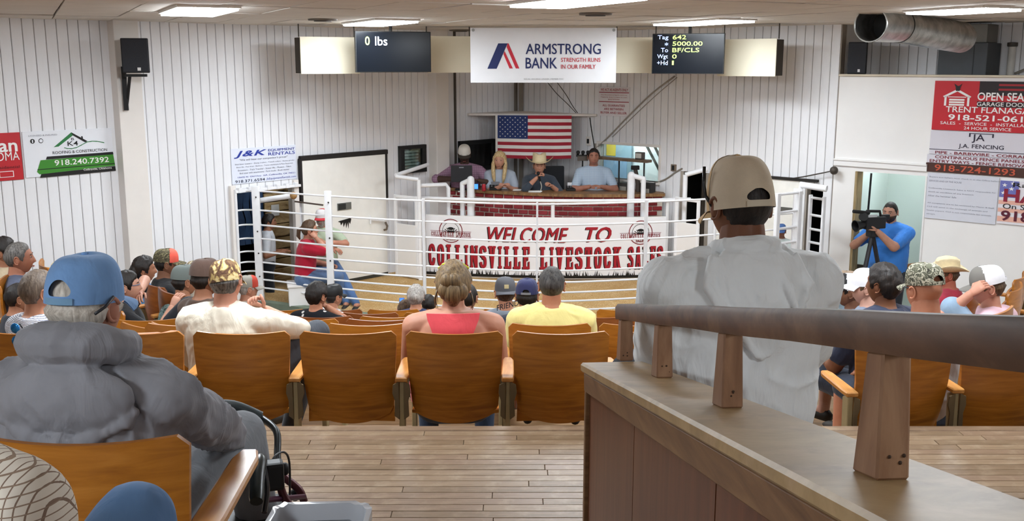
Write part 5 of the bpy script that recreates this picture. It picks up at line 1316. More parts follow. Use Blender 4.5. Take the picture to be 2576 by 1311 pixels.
        g = G().ball((0, 0, .108+hat.get('high', 0)+.002), (.008, .008, .005), 8, 5); g.xf(tilt); onhead('cap_button', g, hat.get('button', hat['mat']), cr)
        if hat.get('open'):
            rg = []
            for i in range(13):
                az = -PI/2 - .42 + .84*i/12; c = V((.088*math.cos(az), .1085*math.sin(az), 0)); rg.append([c + V((0, 0, .001)), c + V((0, 0, .017)), c*1.025 + V((0, 0, .017)), c*1.025 + V((0, 0, .001))])
            g = G().rings(rg); g.xf(tilt); onhead('cap_strap', g, hat.get('strap', hat['mat']), cr, 40)
        if hat.get('panel'):
            g = cap_g(72, False, hat.get('high', 0)); keep = [f for f in g.f if (lambda c: c.y > .02)(sum((g.v[e] for e in f), V())/len(f))]; g.f = keep; g.v = [p*1.012 for p in g.v]; g.xf(tilt); onhead('cap_front', g, hat['panel'], cr)
        if hat.get('patch'):
            g = G(); az = PI/2 if not hat.get('patch_back') else -PI/2
            c = V((0, .1075*(1 if az > 0 else -1), .045)); g.box(c, (.036, .006, .032)); g.xf(tilt); onhead('cap_patch', g, hat['patch'], cr, False)
    if hat and hat['kind'] == 'cowboy':
        cg, bg = cowboy_g(); tl = Matrix.Translation(V((0, 0, hat.get('z', .035)))) @ Matrix.Rotation(math.radians(hat.get('tilt', -4)), 4, 'X') @ Matrix.Rotation(math.radians(hat.get('rot', 0)), 4, 'Z') @ Matrix.Diagonal((hat.get('k', 1), hat.get('k', 1), hat.get('k', 1), 1))
        cg.xf(tl); bg.xf(tl); cr = onhead('hat_crown', cg, hat['mat']); onhead('hat_brim', bg, hat['mat'], cr)
        g = G(); rg = []
        for i in range(37):
            az = 2*PI*i/36; c = V((.0885*math.cos(az), .1085*math.sin(az), 0)); rg.append([c + V((0, 0, .004)), c*1.012 + V((0, 0, .004)), c*1.01 + V((0, 0, .02)), c*.99 + V((0, 0, .02))])
        g.rings(rg, cap=False); g.xf(tl); onhead('hat_band', g, hat.get('band', hat['mat']), cr, 40)
    root['_h'] = 0; del root['_h']
    return dict(root=root, loc=loc, R=R3, H=H, HM=HM, sp=sp, joints=joints, legs=legs, s=s, onhead=onhead, W=lambda p: loc + R3 @ V(p))
def bake():
    """fuse each figure's volumes into one continuous skin (voxel remesh) and join hands and head to it"""
    for ob, vox, it, raw, wr in pend:
        m = ob.modifiers.new('fuse', 'REMESH'); m.mode = 'VOXEL'; m.voxel_size = vox; m.use_smooth_shade = True
        m2 = ob.modifiers.new('soften', 'SMOOTH'); m2.factor = .5; m2.iterations = it
    dg = bpy.context.evaluated_depsgraph_get()
    for ob, vox, it, raw, wr in pend:
        me = bpy.data.meshes.new_from_object(ob.evaluated_get(dg)); old = ob.data; mats = [m for m in old.materials]
        ob.modifiers.clear(); n = ob.name
        if raw is not None:
            vs = [tuple(v.co) for v in me.vertices]; fs = [tuple(p.vertices) for p in me.polygons]; o = len(vs)
            vs += [tuple(p) for p in raw.v]; fs += [tuple(i+o for i in f) for f in raw.f]
            me2 = bpy.data.meshes.new('body'); me2.from_pydata(vs, [], fs); bpy.data.meshes.remove(me); me = me2
            bm = bmesh.new(); bm.from_mesh(me); bmesh.ops.recalc_face_normals(bm, faces=bm.faces[:]); bm.to_mesh(me); bm.free()
        if wr:
            co = [v.co.copy() for v in me.vertices]; no = [v.normal.copy() for v in me.vertices]; seed = V((ob.parent.location.x*3.1, 1.7, 0))
            for i, v in enumerate(me.vertices):
                p = co[i]; q = V((p.x*8, p.y*8, p.z*5.0 + p.x*3)) + seed
                a = noise.noise(q + V((noise.noise(q*.8)*1.5, 0, noise.noise(q*.7 + V((9, 0, 0)))*1.5))); ridge = (1-abs(a))**4
                v.co = p + no[i]*(wr*(ridge-.35) + wr*.35*noise.noise(p*24))
        me.materials.clear()
        for m in mats: me.materials.append(m)
        me.polygons.foreach_set('use_smooth', [True]*len(me.polygons)); me.update()
        ob.data = me; me.name = n.split('.')[0]; bpy.data.meshes.remove(old)
# ================================================================== THE CAST
H_DARK = hairm('0f0c0b', '2b221d'); H_BROWN = hairm('33251a', '6b5139'); H_GREY = hairm('77706a', 'c9c3bc'); H_SALT = hairm('2e2b29', '7b7570'); H_WHITE = hairm('a79c90', 'ddd4c8'); H_BLOND = hairm('b08a55', 'e8d2a4'); H_DISH = hairm('4d3d2b', '8f7654')
H_BUZZ = hairm('4a3f37', '7d6c5d'); BEARD = hairm('2a1c14', '4d3627')
CAMO1 = patch('desert_camo_cap', ['6a4f3d', '5a4234', '7a5f45', 'bea46c', 'd2c08f'], 17, dist=1.2, detail=3)
CAMO2 = patch('leaf_camo_cap', ['5f5f4f', '33312a', '8e8c7b', 'b3ab98', '4a4a3c'], 26, dist=1.8)
HAWAII = patch('blue_print_shirt', ['e8e6e2', '5e7290', 'e8e6e2', 'aeb9c6'], 24, dist=1.0)
TEALC = patch('teal_camo_shirt', ['9fbdb9', '6d918f', 'b5cdca', '3f5554'], 40, dist=.8)
DOTS = None
b = NB('black_printed_shirt'); co = b.co(); v_ = b.n('ShaderNodeTexVoronoi'); v_.inputs['Scale'].default_value = 13; b.l(co, v_.inputs['Vector']); b.col(b.ramp(v_.outputs['Distance'], [(0, 'c9c6c2'), (.17, '1f2024'), (1, '1f2024')], 'CONSTANT')); DOTS = b.fin(.9, 0, .1)
def knit():
    b = NB('white_knit'); co = b.co((90, 90, 90)); w_ = b.n('ShaderNodeTexWave', wave_type='BANDS', bands_direction='Z'); w_.inputs['Scale'].default_value = .55; w_.inputs['Distortion'].default_value = 2.5; w_.inputs['Detail'].default_value = 2; w_.inputs['Detail Scale'].default_value = 2.0; b.l(co, w_.inputs['Vector'])
    b.col(b.ramp(w_.outputs['Fac'], [(.15, '8e90a0'), (.6, 'e4e4e8')])); b.bump(w_.outputs['Fac'], .004, .8); return b.fin(.9, 0, .1)
KNIT = knit()
def stripes(name, base, line, sx, axis='X', line2=None, sz=None, width=.12):
    b = NB(name); tc = b.n('ShaderNodeTexCoord'); sep = b.n('ShaderNodeSeparateXYZ'); b.l(tc.outputs['Object'], sep.inputs[0])
    def band(o, k): f = b.math('FRACT', b.math('MULTIPLY', o, k)); return b.math('LESS_THAN', f, width)
    col = b.mix(band(sep.outputs['X'], sx), base, line); col2 = col
    if sz: col2 = b.mix(band(sep.outputs['Z'], sz), col, line2 or line)
    b.col(col2); b.bump(b.noise(b.co(), 12, 3), .01, .4); return b.fin(.9, 0, .12)
CHECK = stripes('check_shirt', 'e6ddcf', '8b7566', 88, 'X', '9a8472', 88, .15); PLAID = stripes('blue_striped_shirt', 'bccad8', '8196b0', 48, 'X', 'b3c2d2', 40, .35); PINKP = stripes('mauve_shirt', 'a38296', '8b6a80', 36, 'X', '8b6a80', 30, .25)
MESHW = M('e9e8ec', .8, var=.04, vs=30, bump=.8, bs=420, bd=.002)
KHAKI = M('d0c0a8', .85, var=.08, vs=14, bump=.8, bs=420, bd=.002); KHAKIF = M('c2a277', .85, var=.06)
def cap(mat, **k): d = dict(kind='cap', mat=mat); d.update(k); return d
BLUECAP = cloth('78a0d2', .12, fold=.6)
# ---- foreground ------------------------------------------------------------------
def hoodie(g, sp, H, s, J):
    c = sp(.475)
    pts = [c + V((.105*math.cos(th), -.012 + .085*math.sin(th), .045 - .030*math.sin(th) ))*1 for th in [PI*.62 + 1.76*PI*i/18 for i in range(19)]]
    g.tube(pts, [.034 + .016*math.sin(PI*i/18) for i in range(19)], 10)
    g.ball(sp(.40) + V((0, -.108, .01)), (.17, .055, .092), 18, 10)
    for i in range(15):
        th = -.95 + 1.9*i/14; g.ball(sp(.372 - .055*math.cos(th*1.2)) + V((.205*math.sin(th), -.152 + .085*abs(th)**1.6*.6, .035*abs(th)**2)), .017 + .006*math.sin(i*2.1), 8, 6)
hood = person('older man in grey hooded sweatshirt and faded blue cap seated in the left foreground', 206, 642, 2.42, -4, s=.98, w=1.28, sk='b9826c', shirt=cloth('8a8a90', .08, fold=.7), sleeve='long', pants=cloth('85898f', .06), lean=3, look=-8, nod=-2,
       hair=H_WHITE, hairstyle='full', hat=cap(BLUECAP, open=True, hole=(.03, .018, .062), z=.012, high=.008, strap=cloth('7aa0c0', .1), tilt=-5), vox=.0075, wrinkle=.016, extra=hoodie, neck=1.05,
       hands={'R': PY(640, 1120, 3.0), 'L': PY(-10, 1150, 2.75), 'world': 1}, poles={'R': (.9, -.5, -.6), 'L': (-1, -.3, -.6)}, knees={'R': PY(606, 1095, 2.95), 'world': 1}, feet={'R': PY(690, 1500, 2.95), 'world': 1}, hc=.5)
g = G().tube([(.092, -.02, .03), (.094, -.06, .012), (.085, -.088, .0)], .004, 6); hood['onhead']('glasses_arm', g, M('2c2c30', .4))
chair('orange-brown theatre seat holding the man in the grey hooded sweatshirt', V((PY(205, 1120, 2.19).x, 2.19, T0)), 0.02, ends='LR')
for o_ in list(bpy.data.objects):
    if o_.name.startswith('theatre_seat') and 'holding the man in the grey hooded' in o_.get('label', ''):
        for st_ in o_.children:
            for ar_ in st_.children: ar_.scale = (1.2, 1.45, 1.0); ar_.location = (0, .02, .01)
chk = person('person in a white checked shirt and blue jeans cut off by the lower left corner', -300, 650, 1.36, -14, s=1.0, w=1.15, sk='b98a70', shirt=CHECK, sleeve='long', pants=cloth('6286b4', .12, fold=.5), lean=12, hair=H_GREY, vox=.009, wrinkle=.006,
       knees={'R': PY(338, 1315, 1.72), 'world': 1}, feet={'R': PY(480, 1950, 1.66), 'world': 1}, hands={'R': PY(60, 1580, 1.45), 'world': 1}, poles={'R': (.7, -.6, -.3)})
def vhood(g, sp, H, s, J):
    c = sp(.485); pts = [c + V((.085*math.cos(th), -.005 + .075*math.sin(th), .012 - .018*math.sin(th))) for th in [PI*.55 + 1.9*PI*i/18 for i in range(19)]]
    g.tube(pts, [.022 + .008*math.sin(PI*i/18) for i in range(19)], 10)
    rg = []
    for a, hw, d in ((.50, .10, .092), (.455, .145, .122), (.40, .155, .148), (.34, .128, .164), (.28, .082, .168), (.235, .034, .168), (.205, .008, .164)):
        c = sp(a); rg.append([c + V((hw*math.cos(2*PI*j/20), -d + .026*math.sin(2*PI*j/20) + d*(1-math.sqrt(max(0, 1-(hw*math.cos(2*PI*j/20)/.235)**2))), 0)) for j in range(20)])
    g.rings(rg)
    for sd in (-1, 1): g.tube([sp(.475) + V((sd*.125, -.075, .01)), sp(.41) + V((sd*.155, -.128, 0)), sp(.33) + V((sd*.105, -.172, 0)), sp(.22) + V((sd*.012, -.186, 0))], [.018, .016, .015, .010], 8)
    for x0, x1, a1 in ((-.06, .02, .25), (.05, .10, .34), (.02, -.04, .30)): g.tube([sp(.47) + V((x0, -.115, 0)), sp((.47+a1)/2) + V(((x0+x1)/2, -.172, 0)), sp(a1) + V((x1, -.188, 0))], [.012, .014, .006], 8)
w_ = 1.36
khk = person('large man in pale grey hooded shirt and khaki mesh cap seated beside the partition rail', 1868, 398, 3.02, 10, s=1.06, w=1.44, sk='70462f', shirt=cloth('e4e8ea', .04, fold=1.0), sleeve='long', pants=cloth('2d3038'), lean=5, look=6, nod=-3,
       hair=H_DARK, hairstyle='buzz', hat=cap(KHAKI, open=True, z=-.012, tilt=-9, panel=KHAKIF, brim=KHAKIF, button=KHAKIF, strap=M('c9bda8', .7), high=.036, hole=(.034, .018, .050)), vox=.0075, wrinkle=.011, extra=vhood, neck=1.12, hd=1.04,
       hands={'L': PY(1790, 905, 3.28), 'R': PY(1985, 1020, 3.45), 'world': 1}, poles={'L': (-1.2, .05, -.6), 'R': (1, -.15, -.7)})
g = G().tube([(-.09, .04, .105), (-.094, .035, .06), (-.09, .03, .025), (-.086, .0, .0)], .005, 6); khk['onhead']('sunglasses', g, M('1c1a1a', .3))
t = thing('wooden_stool', 'plain wooden stool under the man in the pale grey hooded shirt', 'stool', khk['W']((0, 0, 0)))
bz = khk['W']((0, 0, 0)); stz = khk['W']((0, 0, .37)).z
obj('stool_seat', G().box((bz.x, bz.y, stz), (.36, .34, .035)), LEDG, t, bevel=.008)
for sx in (-1, 1):
    for sy in (-1, 1): obj('leg', G().box((bz.x+sx*.15, bz.y+sy*.14, (stz+T0)/2-.01), (.035, .035, stz-T0-.02)), EDGW, t, bevel=.003)
# ---- nearest full row ----------------------------------------------------------------
cor = person('woman in coral racerback top with messy pinned-up hair', 1140, 662, 5.27, 2, s=.96, w=1.42, sk='c08c74', shirt=cloth('e2545c', .06), sleeve='tank', pants=cloth('33435c'), lean=4, hair=H_DISH, hairstyle='full', vox=.009, neck=1.05, hd=1.08)
rg = []
S_ = cor['sp']
for a, hw in ((.02, .20), (.10, .165), (.17, .115), (.24, .088), (.31, .085), (.37, .10), (.42, .12), (.455, .135), (.485, .14)):
    c = S_(a); rg.append((c, hw, a))
def bandpts(c, hw, a, off):
    out = []
    for i in range(13):
        f = -1+2*i/12; x = f*hw; d = .130 - .0*a; d = {True: .132, False: .132}[a < .3] if a < .38 else .132 - (a-.38)*.55
        y = -math.sqrt(max(.02, 1-(x/.255)**2))*d*1.20 - off - .05*max(0, a-.30); out.append(c + V((x, y, 0)))
    return out
g = G(); g.rings([bandpts(*q, .016) + bandpts(*q, .006)[::-1] for q in rg]); o = link('racerback', mesh('racerback', g, cloth('e2545c', .06), 50), cor['root'])
g = G()
for i, (x, z, r) in enumerate(((.0, -.02, .05), (-.034, -.005, .042), (.036, -.012, .042), (.005, .04, .04), (-.03, .045, .035), (.0, -.05, .035))): g.ball((x, -.105 - .012*(i == 0), z), (r, .032, r*1.15), 14, 9)
cor['onhead']('hair_bun', g, H_DISH)
for i in range(7):
    sd = -1 if i < 5 else 1; g = G().tube([(sd*(.07+.004*i), -.05, .02-.01*i), (sd*(.085+.003*i), -.045-.01*(i % 3), -.03-.008*i), (sd*(.08+.008*(i % 3)), -.03-.012*(i % 2), -.085-.01*i)], [.004, .003, .001], 5); cor['onhead']('hair_strand', g, H_DISH)
g = G().tube([(-.075, .02, .085), (-.05, -.01, .112), (0, -.02, .126), (.05, -.01, .112), (.078, .02, .085)], .006, 8); cor['onhead']('sunglasses', g, M('c8c832', .35))
cam_ = person('man in cream T-shirt and desert camouflage cap holding a fist to his ear', 566, 650, 5.27, -8, s=.96, w=1.32, sk='c58f78', shirt=cloth('dcd4c2', .05, fold=.7), sleeve='half', pants=cloth('43464c', .1), lean=2, look=4, nod=-4, roll=-9,
       hair=H_SALT, hairstyle='full', hat=cap(CAMO1, z=-.004, tilt=-8, high=.016), vox=.009, wrinkle=.007, neck=1.1, hands={'R': PY(668, 782, 5.28), 'world': 1}, poles={'R': (.75, .25, -1.3)}, hc=1.15, palm={'R': (-.3, .2, .9)}, knees={'R': PY(796, 838, 5.5), 'world': 1})
buz = person('man with buzz-cut hair in white knit shirt seated at the left edge', 92, 682, 5.2, -38, s=.96, w=1.15, sk='b98468', shirt=KNIT, sleeve='short', pants=cloth('3b4252'), lean=4, hair=H_BUZZ, hairstyle='short', vox=.009, wrinkle=.003, hands={'R': PY(455, 848, 5.35), 'world': 1}, poles={'R': (.2, -.6, -1)})
p = PY(38, 826, 4.86); t = thing('sunglasses', 'blue mirrored sunglasses hanging on the back of the white knit shirt', 'sunglasses', p)
for dz in (0, .065): obj('lens', G().ball(p + V((0, -.0, -dz)), (.024, .008, .026), 12, 8), M('2f7fc4', .12, .6, var=.3, vs=60), t, smooth=True)
obj('frame', G().tube([p + V((.02, .01, .02)), p + V((.035, .03, -.03)), p + V((.02, .01, -.08))], .004, 6), BLACK, t, smooth=True)
p = PY(430, 846, 5.3); obj('white_towel', G().add([p + V((x*.028, y*.03, .012*noise.noise(V((x, y, 3.)))+ .004*x)) for y in range(4) for x in range(5)] + [p + V((x*.028, y*.03, -.02)) for y in range(4) for x in range(5)], [(y*5+x, y*5+x+1, (y+1)*5+x+1, (y+1)*5+x) for y in range(3) for x in range(4)] + [(20+y*5+x, 20+y*5+x+1, 20+(y+1)*5+x+1, 20+(y+1)*5+x) for y in range(3) for x in range(4)]), cloth('e6e4e6'), label='crumpled white towel beside the camo-cap man', cat='towel', smooth=True)
yel = person('man with short dark hair in a pale yellow T-shirt', 1388, 674, 6.08, -3, s=.95, w=1.36, sk='a66f52', shirt=cloth('e6d98f', .05, fold=.7), sleeve='short', pants=cloth('3a4150'), lean=6, hair=hairm('1f1d1c', '54504c'), hairstyle='short', vox=.010, wrinkle=.007, neck=1.08)
# ---- middle rows ---------------------------------------------------------------------
FAR = dict(vox=.014)
car = person('man in backward dark grey cap and grey shirt lettered across the shoulders', 1271, 698, 7.65, 6, s=.95, w=1.05, sk='b98468', shirt=cloth('8d97a3', .06), sleeve='short', lean=4, hair=H_BROWN, hat=cap(M('55555a', .85, var=.06), rot=180, patch=M('c9b98c', .7), tilt=4, reach=.06), vox=.012)
c0, c1 = PY(1250, 775, 7.42), PY(1310, 760, 7.42); pl = Plane(c0 - V((0, 0, .02)), c1-c0, V((0, 0, .055)), V((0, -1, .1)))
letter(pl, 'FRIENDS', 0, 0, 1.05, .8, ink('2c2c33'), car['root'], bold=.02, lift=.02, label='dark letters across the shirt back')
person('person in navy cap between the grey-shirt man and the yellow-shirt man', 1326, 703, 6.85, -6, s=.93, w=1.15, sk='a06a4e', shirt=cloth('2b2f3b'), lean=4, hair=H_DARK, hat=cap(cloth('33365a', .1), open=True, strap=M('77777c', .6), hole=(.03, .016, .042)), vox=.012)
person('person in black shirt half hidden behind the coral-top woman', 1176, 716, 7.5, -10, s=.9, w=1.15, sk='b98468', shirt=cloth('1f1e21'), lean=4, hair=H_DARK, **FAR)
bun = person('grey-haired woman with small bun in navy shirt near the ring fence', 1046, 719, 9.30, -2, s=.9, w=1.05, sk='b98468', shirt=cloth('323f63'), lean=4, hair=H_GREY, hairstyle='full', vox=.012, hands={'L': PY(1010, 775, 9.55), 'world': 1})
bun['onhead']('hair_bun', G().ball((0, -.115, .02), (.036, .026, .04), 12, 8), H_GREY)
p = PY(1011, 762, 9.62); t = thing('phone', 'bright blue phone held up by the grey-haired woman', 'phone', p); obj('case', G().box(p, (.05, .012, .10)), M('2f6fd8', .4), t, bevel=.004); obj('screen', G().box(p + V((0, -.007, 0)), (.042, .002, .088)), M('5a9cf0', .3, emit=.6), t)
person('small brown-haired child beside the grey-haired woman', 1018, 757, 9.45, -12, s=.72, sk='a06a4e', shirt=cloth('cfd2d8'), lean=4, hair=H_BROWN, hairstyle='full', **FAR)
person('black-haired child right of the grey-haired woman', 1078, 744, 9.6, 10, s=.76, sk='a06a4e', shirt=cloth('2a2a2e'), lean=4, hair=H_DARK, hairstyle='full', **FAR)
person('dark-haired boy in black printed shirt resting his head on his hand', 796, 712, 7.62, -20, s=.86, w=1.15, sk='b07a5e', shirt=DOTS, lean=-4, look=-12, hair=H_DARK, hairstyle='full', vox=.011, hands={'R': PY(822, 772, 7.72), 'world': 1}, poles={'R': (1, -.1, -.8)}, hc=.9)
person('man in black cap and blue printed white shirt next to the dark-haired boy', 838, 716, 9.2, -42, s=.9, w=1.2, sk='b98468', shirt=HAWAII, lean=2, hair=H_DARK, hat=cap(BLACK, reach=.06), vox=.012)
# ---- left wing -----------------------------------------------------------------------
person('boy with black hair in beige shirt at the far left edge', 6, 600, 8.45, -75, s=1.0, sk='a06f54', shirt=cloth('a9977c'), lean=4, hair=H_DARK, hairstyle='full', vox=.012)
person('man with short grey hair in dark blue shirt in profile on the far left', 44, 612, 7.65, -68, s=1.02, w=1.15, sk='a46f58', shirt=cloth('4b5266'), lean=4, hair=H_SALT, hairstyle='short', vox=.011, face=True)
person('man in straw cowboy hat mostly hidden behind the blue cap', 152, 650, 8.3, -60, s=.95, sk='b98468', shirt=cloth('5a5a60'), lean=4, hair=H_GREY, hat=dict(kind='cowboy', mat=M('d8c6a0', .8, var=.08, vs=40, bump=.5, bs=300), k=.85), **FAR)
person('person in dark shirt bent low beside the buzz-cut man', 42, 715, 6.9, -50, s=.86, sk='a06f54', shirt=cloth('2d2f36'), lean=0, hair=H_DARK, **FAR)
wom = person('woman with dark tied hair and glasses in black dress with bare legs', 316, 684, 7.3, -72, s=.92, w=1.1, sk='c4937c', shirt=cloth('1d1d20'), sleeve='short', pants=(cloth('26282e'),), lean=10, hair=H_DARK, hairstyle='up', vox=.011, face=True, hands={'R': PY(432, 775, 7.25), 'L': PY(352, 735, 7.4), 'world': 1}, poles={'R': (.5, -.3, -1)}, knees={'R': PY(474, 768, 7.2), 'L': PY(452, 800, 7.45), 'world': 1}, feet={'R': PY(535, 830, 7.3), 'L': PY(470, 850, 7.5), 'world': 1})
g = G().tube([(-.06, .07, .012), (-.03, .10, .012), (.03, .10, .012), (.06, .07, .012), (.08, .0, .015)], .003, 6); wom['onhead']('eyeglasses', g, M('6a7fa0', .4))
wom['onhead']('hair_bun', G().ball((0, -.12, .03), (.04, .035, .05), 12, 8), H_DARK)
gx = person('girl with long black hair in bright blue shirt by the left wall', 360, 648, 8.5, -70, s=.92, sk='a06f54', shirt=cloth('3f8fd0'), lean=4, hair=H_DARK, hairstyle='long', vox=.012)
gx['onhead']('long_hair', G().tube([(0, -.05, .06), (0, -.085, 0), (0, -.085, -.09), (0, -.075, -.17)], [(.06, .04), (.085, .05), (.08, .045), (.055, .03)], 14, up=(1, 0, 0)), H_DARK)
person('person in black shirt and camouflage cap with orange front', 416, 627, 9.2, -62, s=1.06, w=1.1, sk='8a6048', shirt=cloth('1b1b1d'), sleeve='long', lean=2, hair=H_DARK, hat=cap(patch('olive_camo_cap', ['5d5643', '3d3a2c', '7c7458'], 30), panel=M('e8604f', .8), rot=0), vox=.012)
person('man in grey cap and teal patterned shirt bending forward', 462, 668, 7.6, -50, s=.96, w=1.2, sk='a06f54', shirt=TEALC, lean=-14, hair=H_DARK, hairstyle='full', hat=cap(M('6d7672', .8)), vox=.011)
person('person in brown cap just left of the desert camouflage cap', 514, 655, 6.5, -40, s=.98, sk='8f6249', shirt=cloth('4c3a30'), lean=0, hair=H_DARK, hat=cap(cloth('5a4840', .1), z=.03), vox=.012)
person('small child in patterned cap behind the brown cap', 492, 657, 8.9, -60, s=.9, sk='b98468', shirt=cloth('8f8270'), lean=0, hair=H_BROWN, hat=cap(patch('child_cap', ['8f7f66', '4a4034', 'cfc3ab'], 30)), **FAR)
person('man in grey and red cap leaning on the fence behind the fist', 622, 694, 9.4, -55, s=.95, w=1.1, sk='c08c74', shirt=cloth('b9a99c'), sleeve='short', lean=-16, hair=H_GREY, hat=cap(M('8e8a80', .8), panel=M('b8402f', .8)), vox=.012)
def wing(label, x, y, Y, rz, red=0, up=0, ends='LR'):
    p = PY(x, y, Y); k = min(range(7), key=lambda i: abs(rows[i][0]-Y)); return chair(label, V((p.x, p.y, p.z-.845)), math.radians(rz), red=red, up=up, ends=ends)
wing('wooden theatre seat at the left edge behind the grey-haired man', 8, 708, 7.35, -70); wing('wooden theatre seat under the woman in the black dress', 296, 770, 7.2, -62); wing('reddish wooden theatre seat between the woman in black and the teal shirt', 385, 715, 8.0, -50, red=1, up=1); wing('reddish wooden theatre seat under the man in the teal shirt', 432, 735, 7.55, -45, red=1); wing('wooden theatre seat with pale corner left of the straw hat', 112, 664, 7.9, -60)
wing('low wooden theatre seat left of the camo-cap man, behind the forearm', 372, 822, 6.2, -25, up=1); wing('low wooden theatre seat touching the camo-cap man\'s left shoulder', 446, 822, 6.3, -25, up=1)
# ---- right section -----------------------------------------------------------------------
person('dark-haired man in navy T-shirt right of the partition rail', 2226, 668, 5.6, 24, s=.97, w=1.25, sk='7d5138', shirt=cloth('2c3145', .08), sleeve='short', lean=2, look=14, hair=H_DARK, hairstyle='full', vox=.010, wrinkle=.005)
bald = person('older man in grey-green camouflage cap and light grey shirt', 2330, 668, 5.15, 14, s=1.03, w=1.1, sk='bf8468', shirt=cloth('a5a4a6', .06), sleeve='short', lean=2, look=4, nod=-4, hat=cap(CAMO2, open=True, hole=(.03, .02, .05), strap=CAMO2, z=.03), vox=.009, wrinkle=.005, neck=1.2)
g = G().tube([(-.082, .0, .018), (-.08, .06, .012), (-.06, .098, .006), (-.03, .108, .0)], .003, 6); bald['onhead']('eyeglasses', g, M('2c2c30', .4))
person('man in straw cowboy hat and red shirt by the partition', 2387, 643, 8.9, 52, s=1.0, w=1.05, sk='a8604c', shirt=cloth('b23a4d', .06), sleeve='long', lean=4, look=25, hair=H_BROWN, hat=dict(kind='cowboy', mat=M('e3d3ae', .8, var=.06, vs=40, bump=.4, bs=300)), vox=.012)
pink = person('young man in white mesh cap and pink shirt leaning his face on his hand', 2490, 672, 5.95, 48, s=.95, w=1.1, sk='bf8a74', shirt=cloth('dcb6c0', .05), sleeve='short', pants=cloth('8aa0b5', .08), lean=-22, look=24, nod=-10, hair=H_BROWN, hat=cap(MESHW, open=True, panel=M('77736d', .8), brim=M('77736d', .8), strap=MESHW, hole=(.03, .014, .045), z=.026), vox=.010, hands={'L': PY(2440, 742, 5.85), 'world': 1}, poles={'L': (-.2, .4, -1)}, hc=.8, knees={'L': PY(2396, 775, 5.9), 'world': 1})
person('man in white mesh cap with dark brim looking left', 2142, 690, 6.7, 66, s=.93, w=1.1, sk='7d553f', shirt=cloth('6d8098'), lean=-4, hair=H_DARK, hat=cap(MESHW, panel=BLACK, brim=BLACK, open=True, strap=BLACK), vox=.011)
person('man in white mesh cap with pale face next to the dark-haired man', 2184, 677, 6.35, 34, s=.95, sk='c59a88', shirt=cloth('7d8698'), lean=2, look=30, hair=H_BROWN, hat=cap(MESHW), vox=.011)
person('person in tan cap hidden behind the white mesh cap', 2132, 683, 7.7, 60, s=.95, sk='a87c62', shirt=cloth('5b6a72'), lean=2, hair=H_BROWN, hat=cap(M('a08a74', .8), brim=BLACK), **FAR)
def rwing(label, x, y, Y, rz, **k): return wing(label, x, y, Y, rz, **k)
rwing('wooden theatre seat behind the pink-shirt man at the right edge', 2500, 786, 5.55, 38); rwing('wooden theatre seat beside the red-shirt man', 2440, 742, 7.4, 50, red=1, up=1); rwing('dark wooden seat at the right edge, higher of two', 2566, 695, 8.3, 55, up=1); rwing('dark wooden seat at the right edge, lower of two', 2555, 724, 7.3, 55, up=1)
# ---- ring side, booth, doorway ---------------------------------------------------------------
redw = person('woman in red T-shirt on the phone seated at the ring fence', 778, 556, 12.95, -76, s=.98, w=1.1, sk='c08c74', shirt=cloth('b3243a', .06), sleeve='short', pants=cloth('5d7396', .1), lean=-6, hair=H_BROWN, hairstyle='full', vox=.011, face=True, hands={'R': PY(797, 600, 12.85), 'world': 1}, poles={'R': (.6, .2, -1)}, hc=.9)
redw['onhead']('ponytail', G().tube([(0, -.10, .03), (0, -.14, .01), (0, -.15, -.08), (0, -.13, -.13)], [.02, .03, .026, .008], 10), H_BROWN)
p = redw['W']((0, -.02, 0)); t = thing('white_block', 'white block seat under the woman in the red T-shirt', 'seat', V((p.x, p.y, 0))); obj('block', G().box((p.x, p.y, (p.z+.38)/2), (.34, .4, p.z+.36), math.radians(-76)), WHITE, t, bevel=.01); obj('block_top', G().box((p.x, p.y, p.z+.375), (.37, .43, .03), math.radians(-76)), COLM, t, bevel=.006)
person('bearded man in red and white cap leaning on the white door with legs crossed', 809, 526, 13.4, 172, s=.97, w=1.15, sk='b57f68', shirt=cloth('a9b59c', .06), sleeve='short', pants=cloth('4a648c', .1), pose='perch', pelvis=.60, lean=6, hair=H_GREY, beard=H_GREY, face=True, hat=cap(M('c32c38', .8), panel=M('d8d4d4', .8), brim=M('c32c38', .8)), vox=.011, hands={'L': PY(828, 610, 13.05), 'R': PY(852, 632, 13.05), 'world': 1}, feet={'L': PY(898, 768, 12.75), 'R': PY(872, 765, 12.8), 'world': 1}, knees={'L': PY(862, 700, 13.0), 'R': PY(850, 700, 13.0), 'world': 1}, poles={'L': (-1, .1, -.4), 'R': (1, .1, -.4)})
person('man with black hair in white T-shirt standing in the left pen opening', 676, 540, 13.75, -78, s=.90, sk='8d6048', shirt=cloth('c9ccd2', .05), sleeve='short', pants=cloth('1d2026'), pose='stand', lean=-3, hair=H_DARK, hairstyle='full', face=True, vox=.012, hands={'R': PY(706, 634, 13.6), 'L': PY(712, 630, 13.8), 'world': 1})
person('tiny distant person in blue cap behind the right ring gate', 1966, 564, 12.95, 150, s=.72, sk='8d6048', shirt=cloth('c9d2cf'), pose='sit', lean=0, face=True, hair=H_DARK, hat=cap(M('3e5d8f', .8)), **FAR)
b1 = person('man in mauve shirt and white cap leaning on the left desk end', 1168, 366, 15.5, 172, s=1.12, w=1.22, sk='4a342b', shirt=PINKP, sleeve='half', pants=cloth('2d3340'), pose='stand', lean=-8, look=10, nod=-14, face=True, hair=H_DARK, hat=cap(M('e4dfd6', .8), brim=M('3a342e', .8), z=.03), vox=.012, hands={'R': PY(1138, 450, 15.25), 'L': PY(1204, 455, 15.25), 'world': 1}, poles={'R': (1, -.2, -.1), 'L': (-.7, -.3, -.3)})
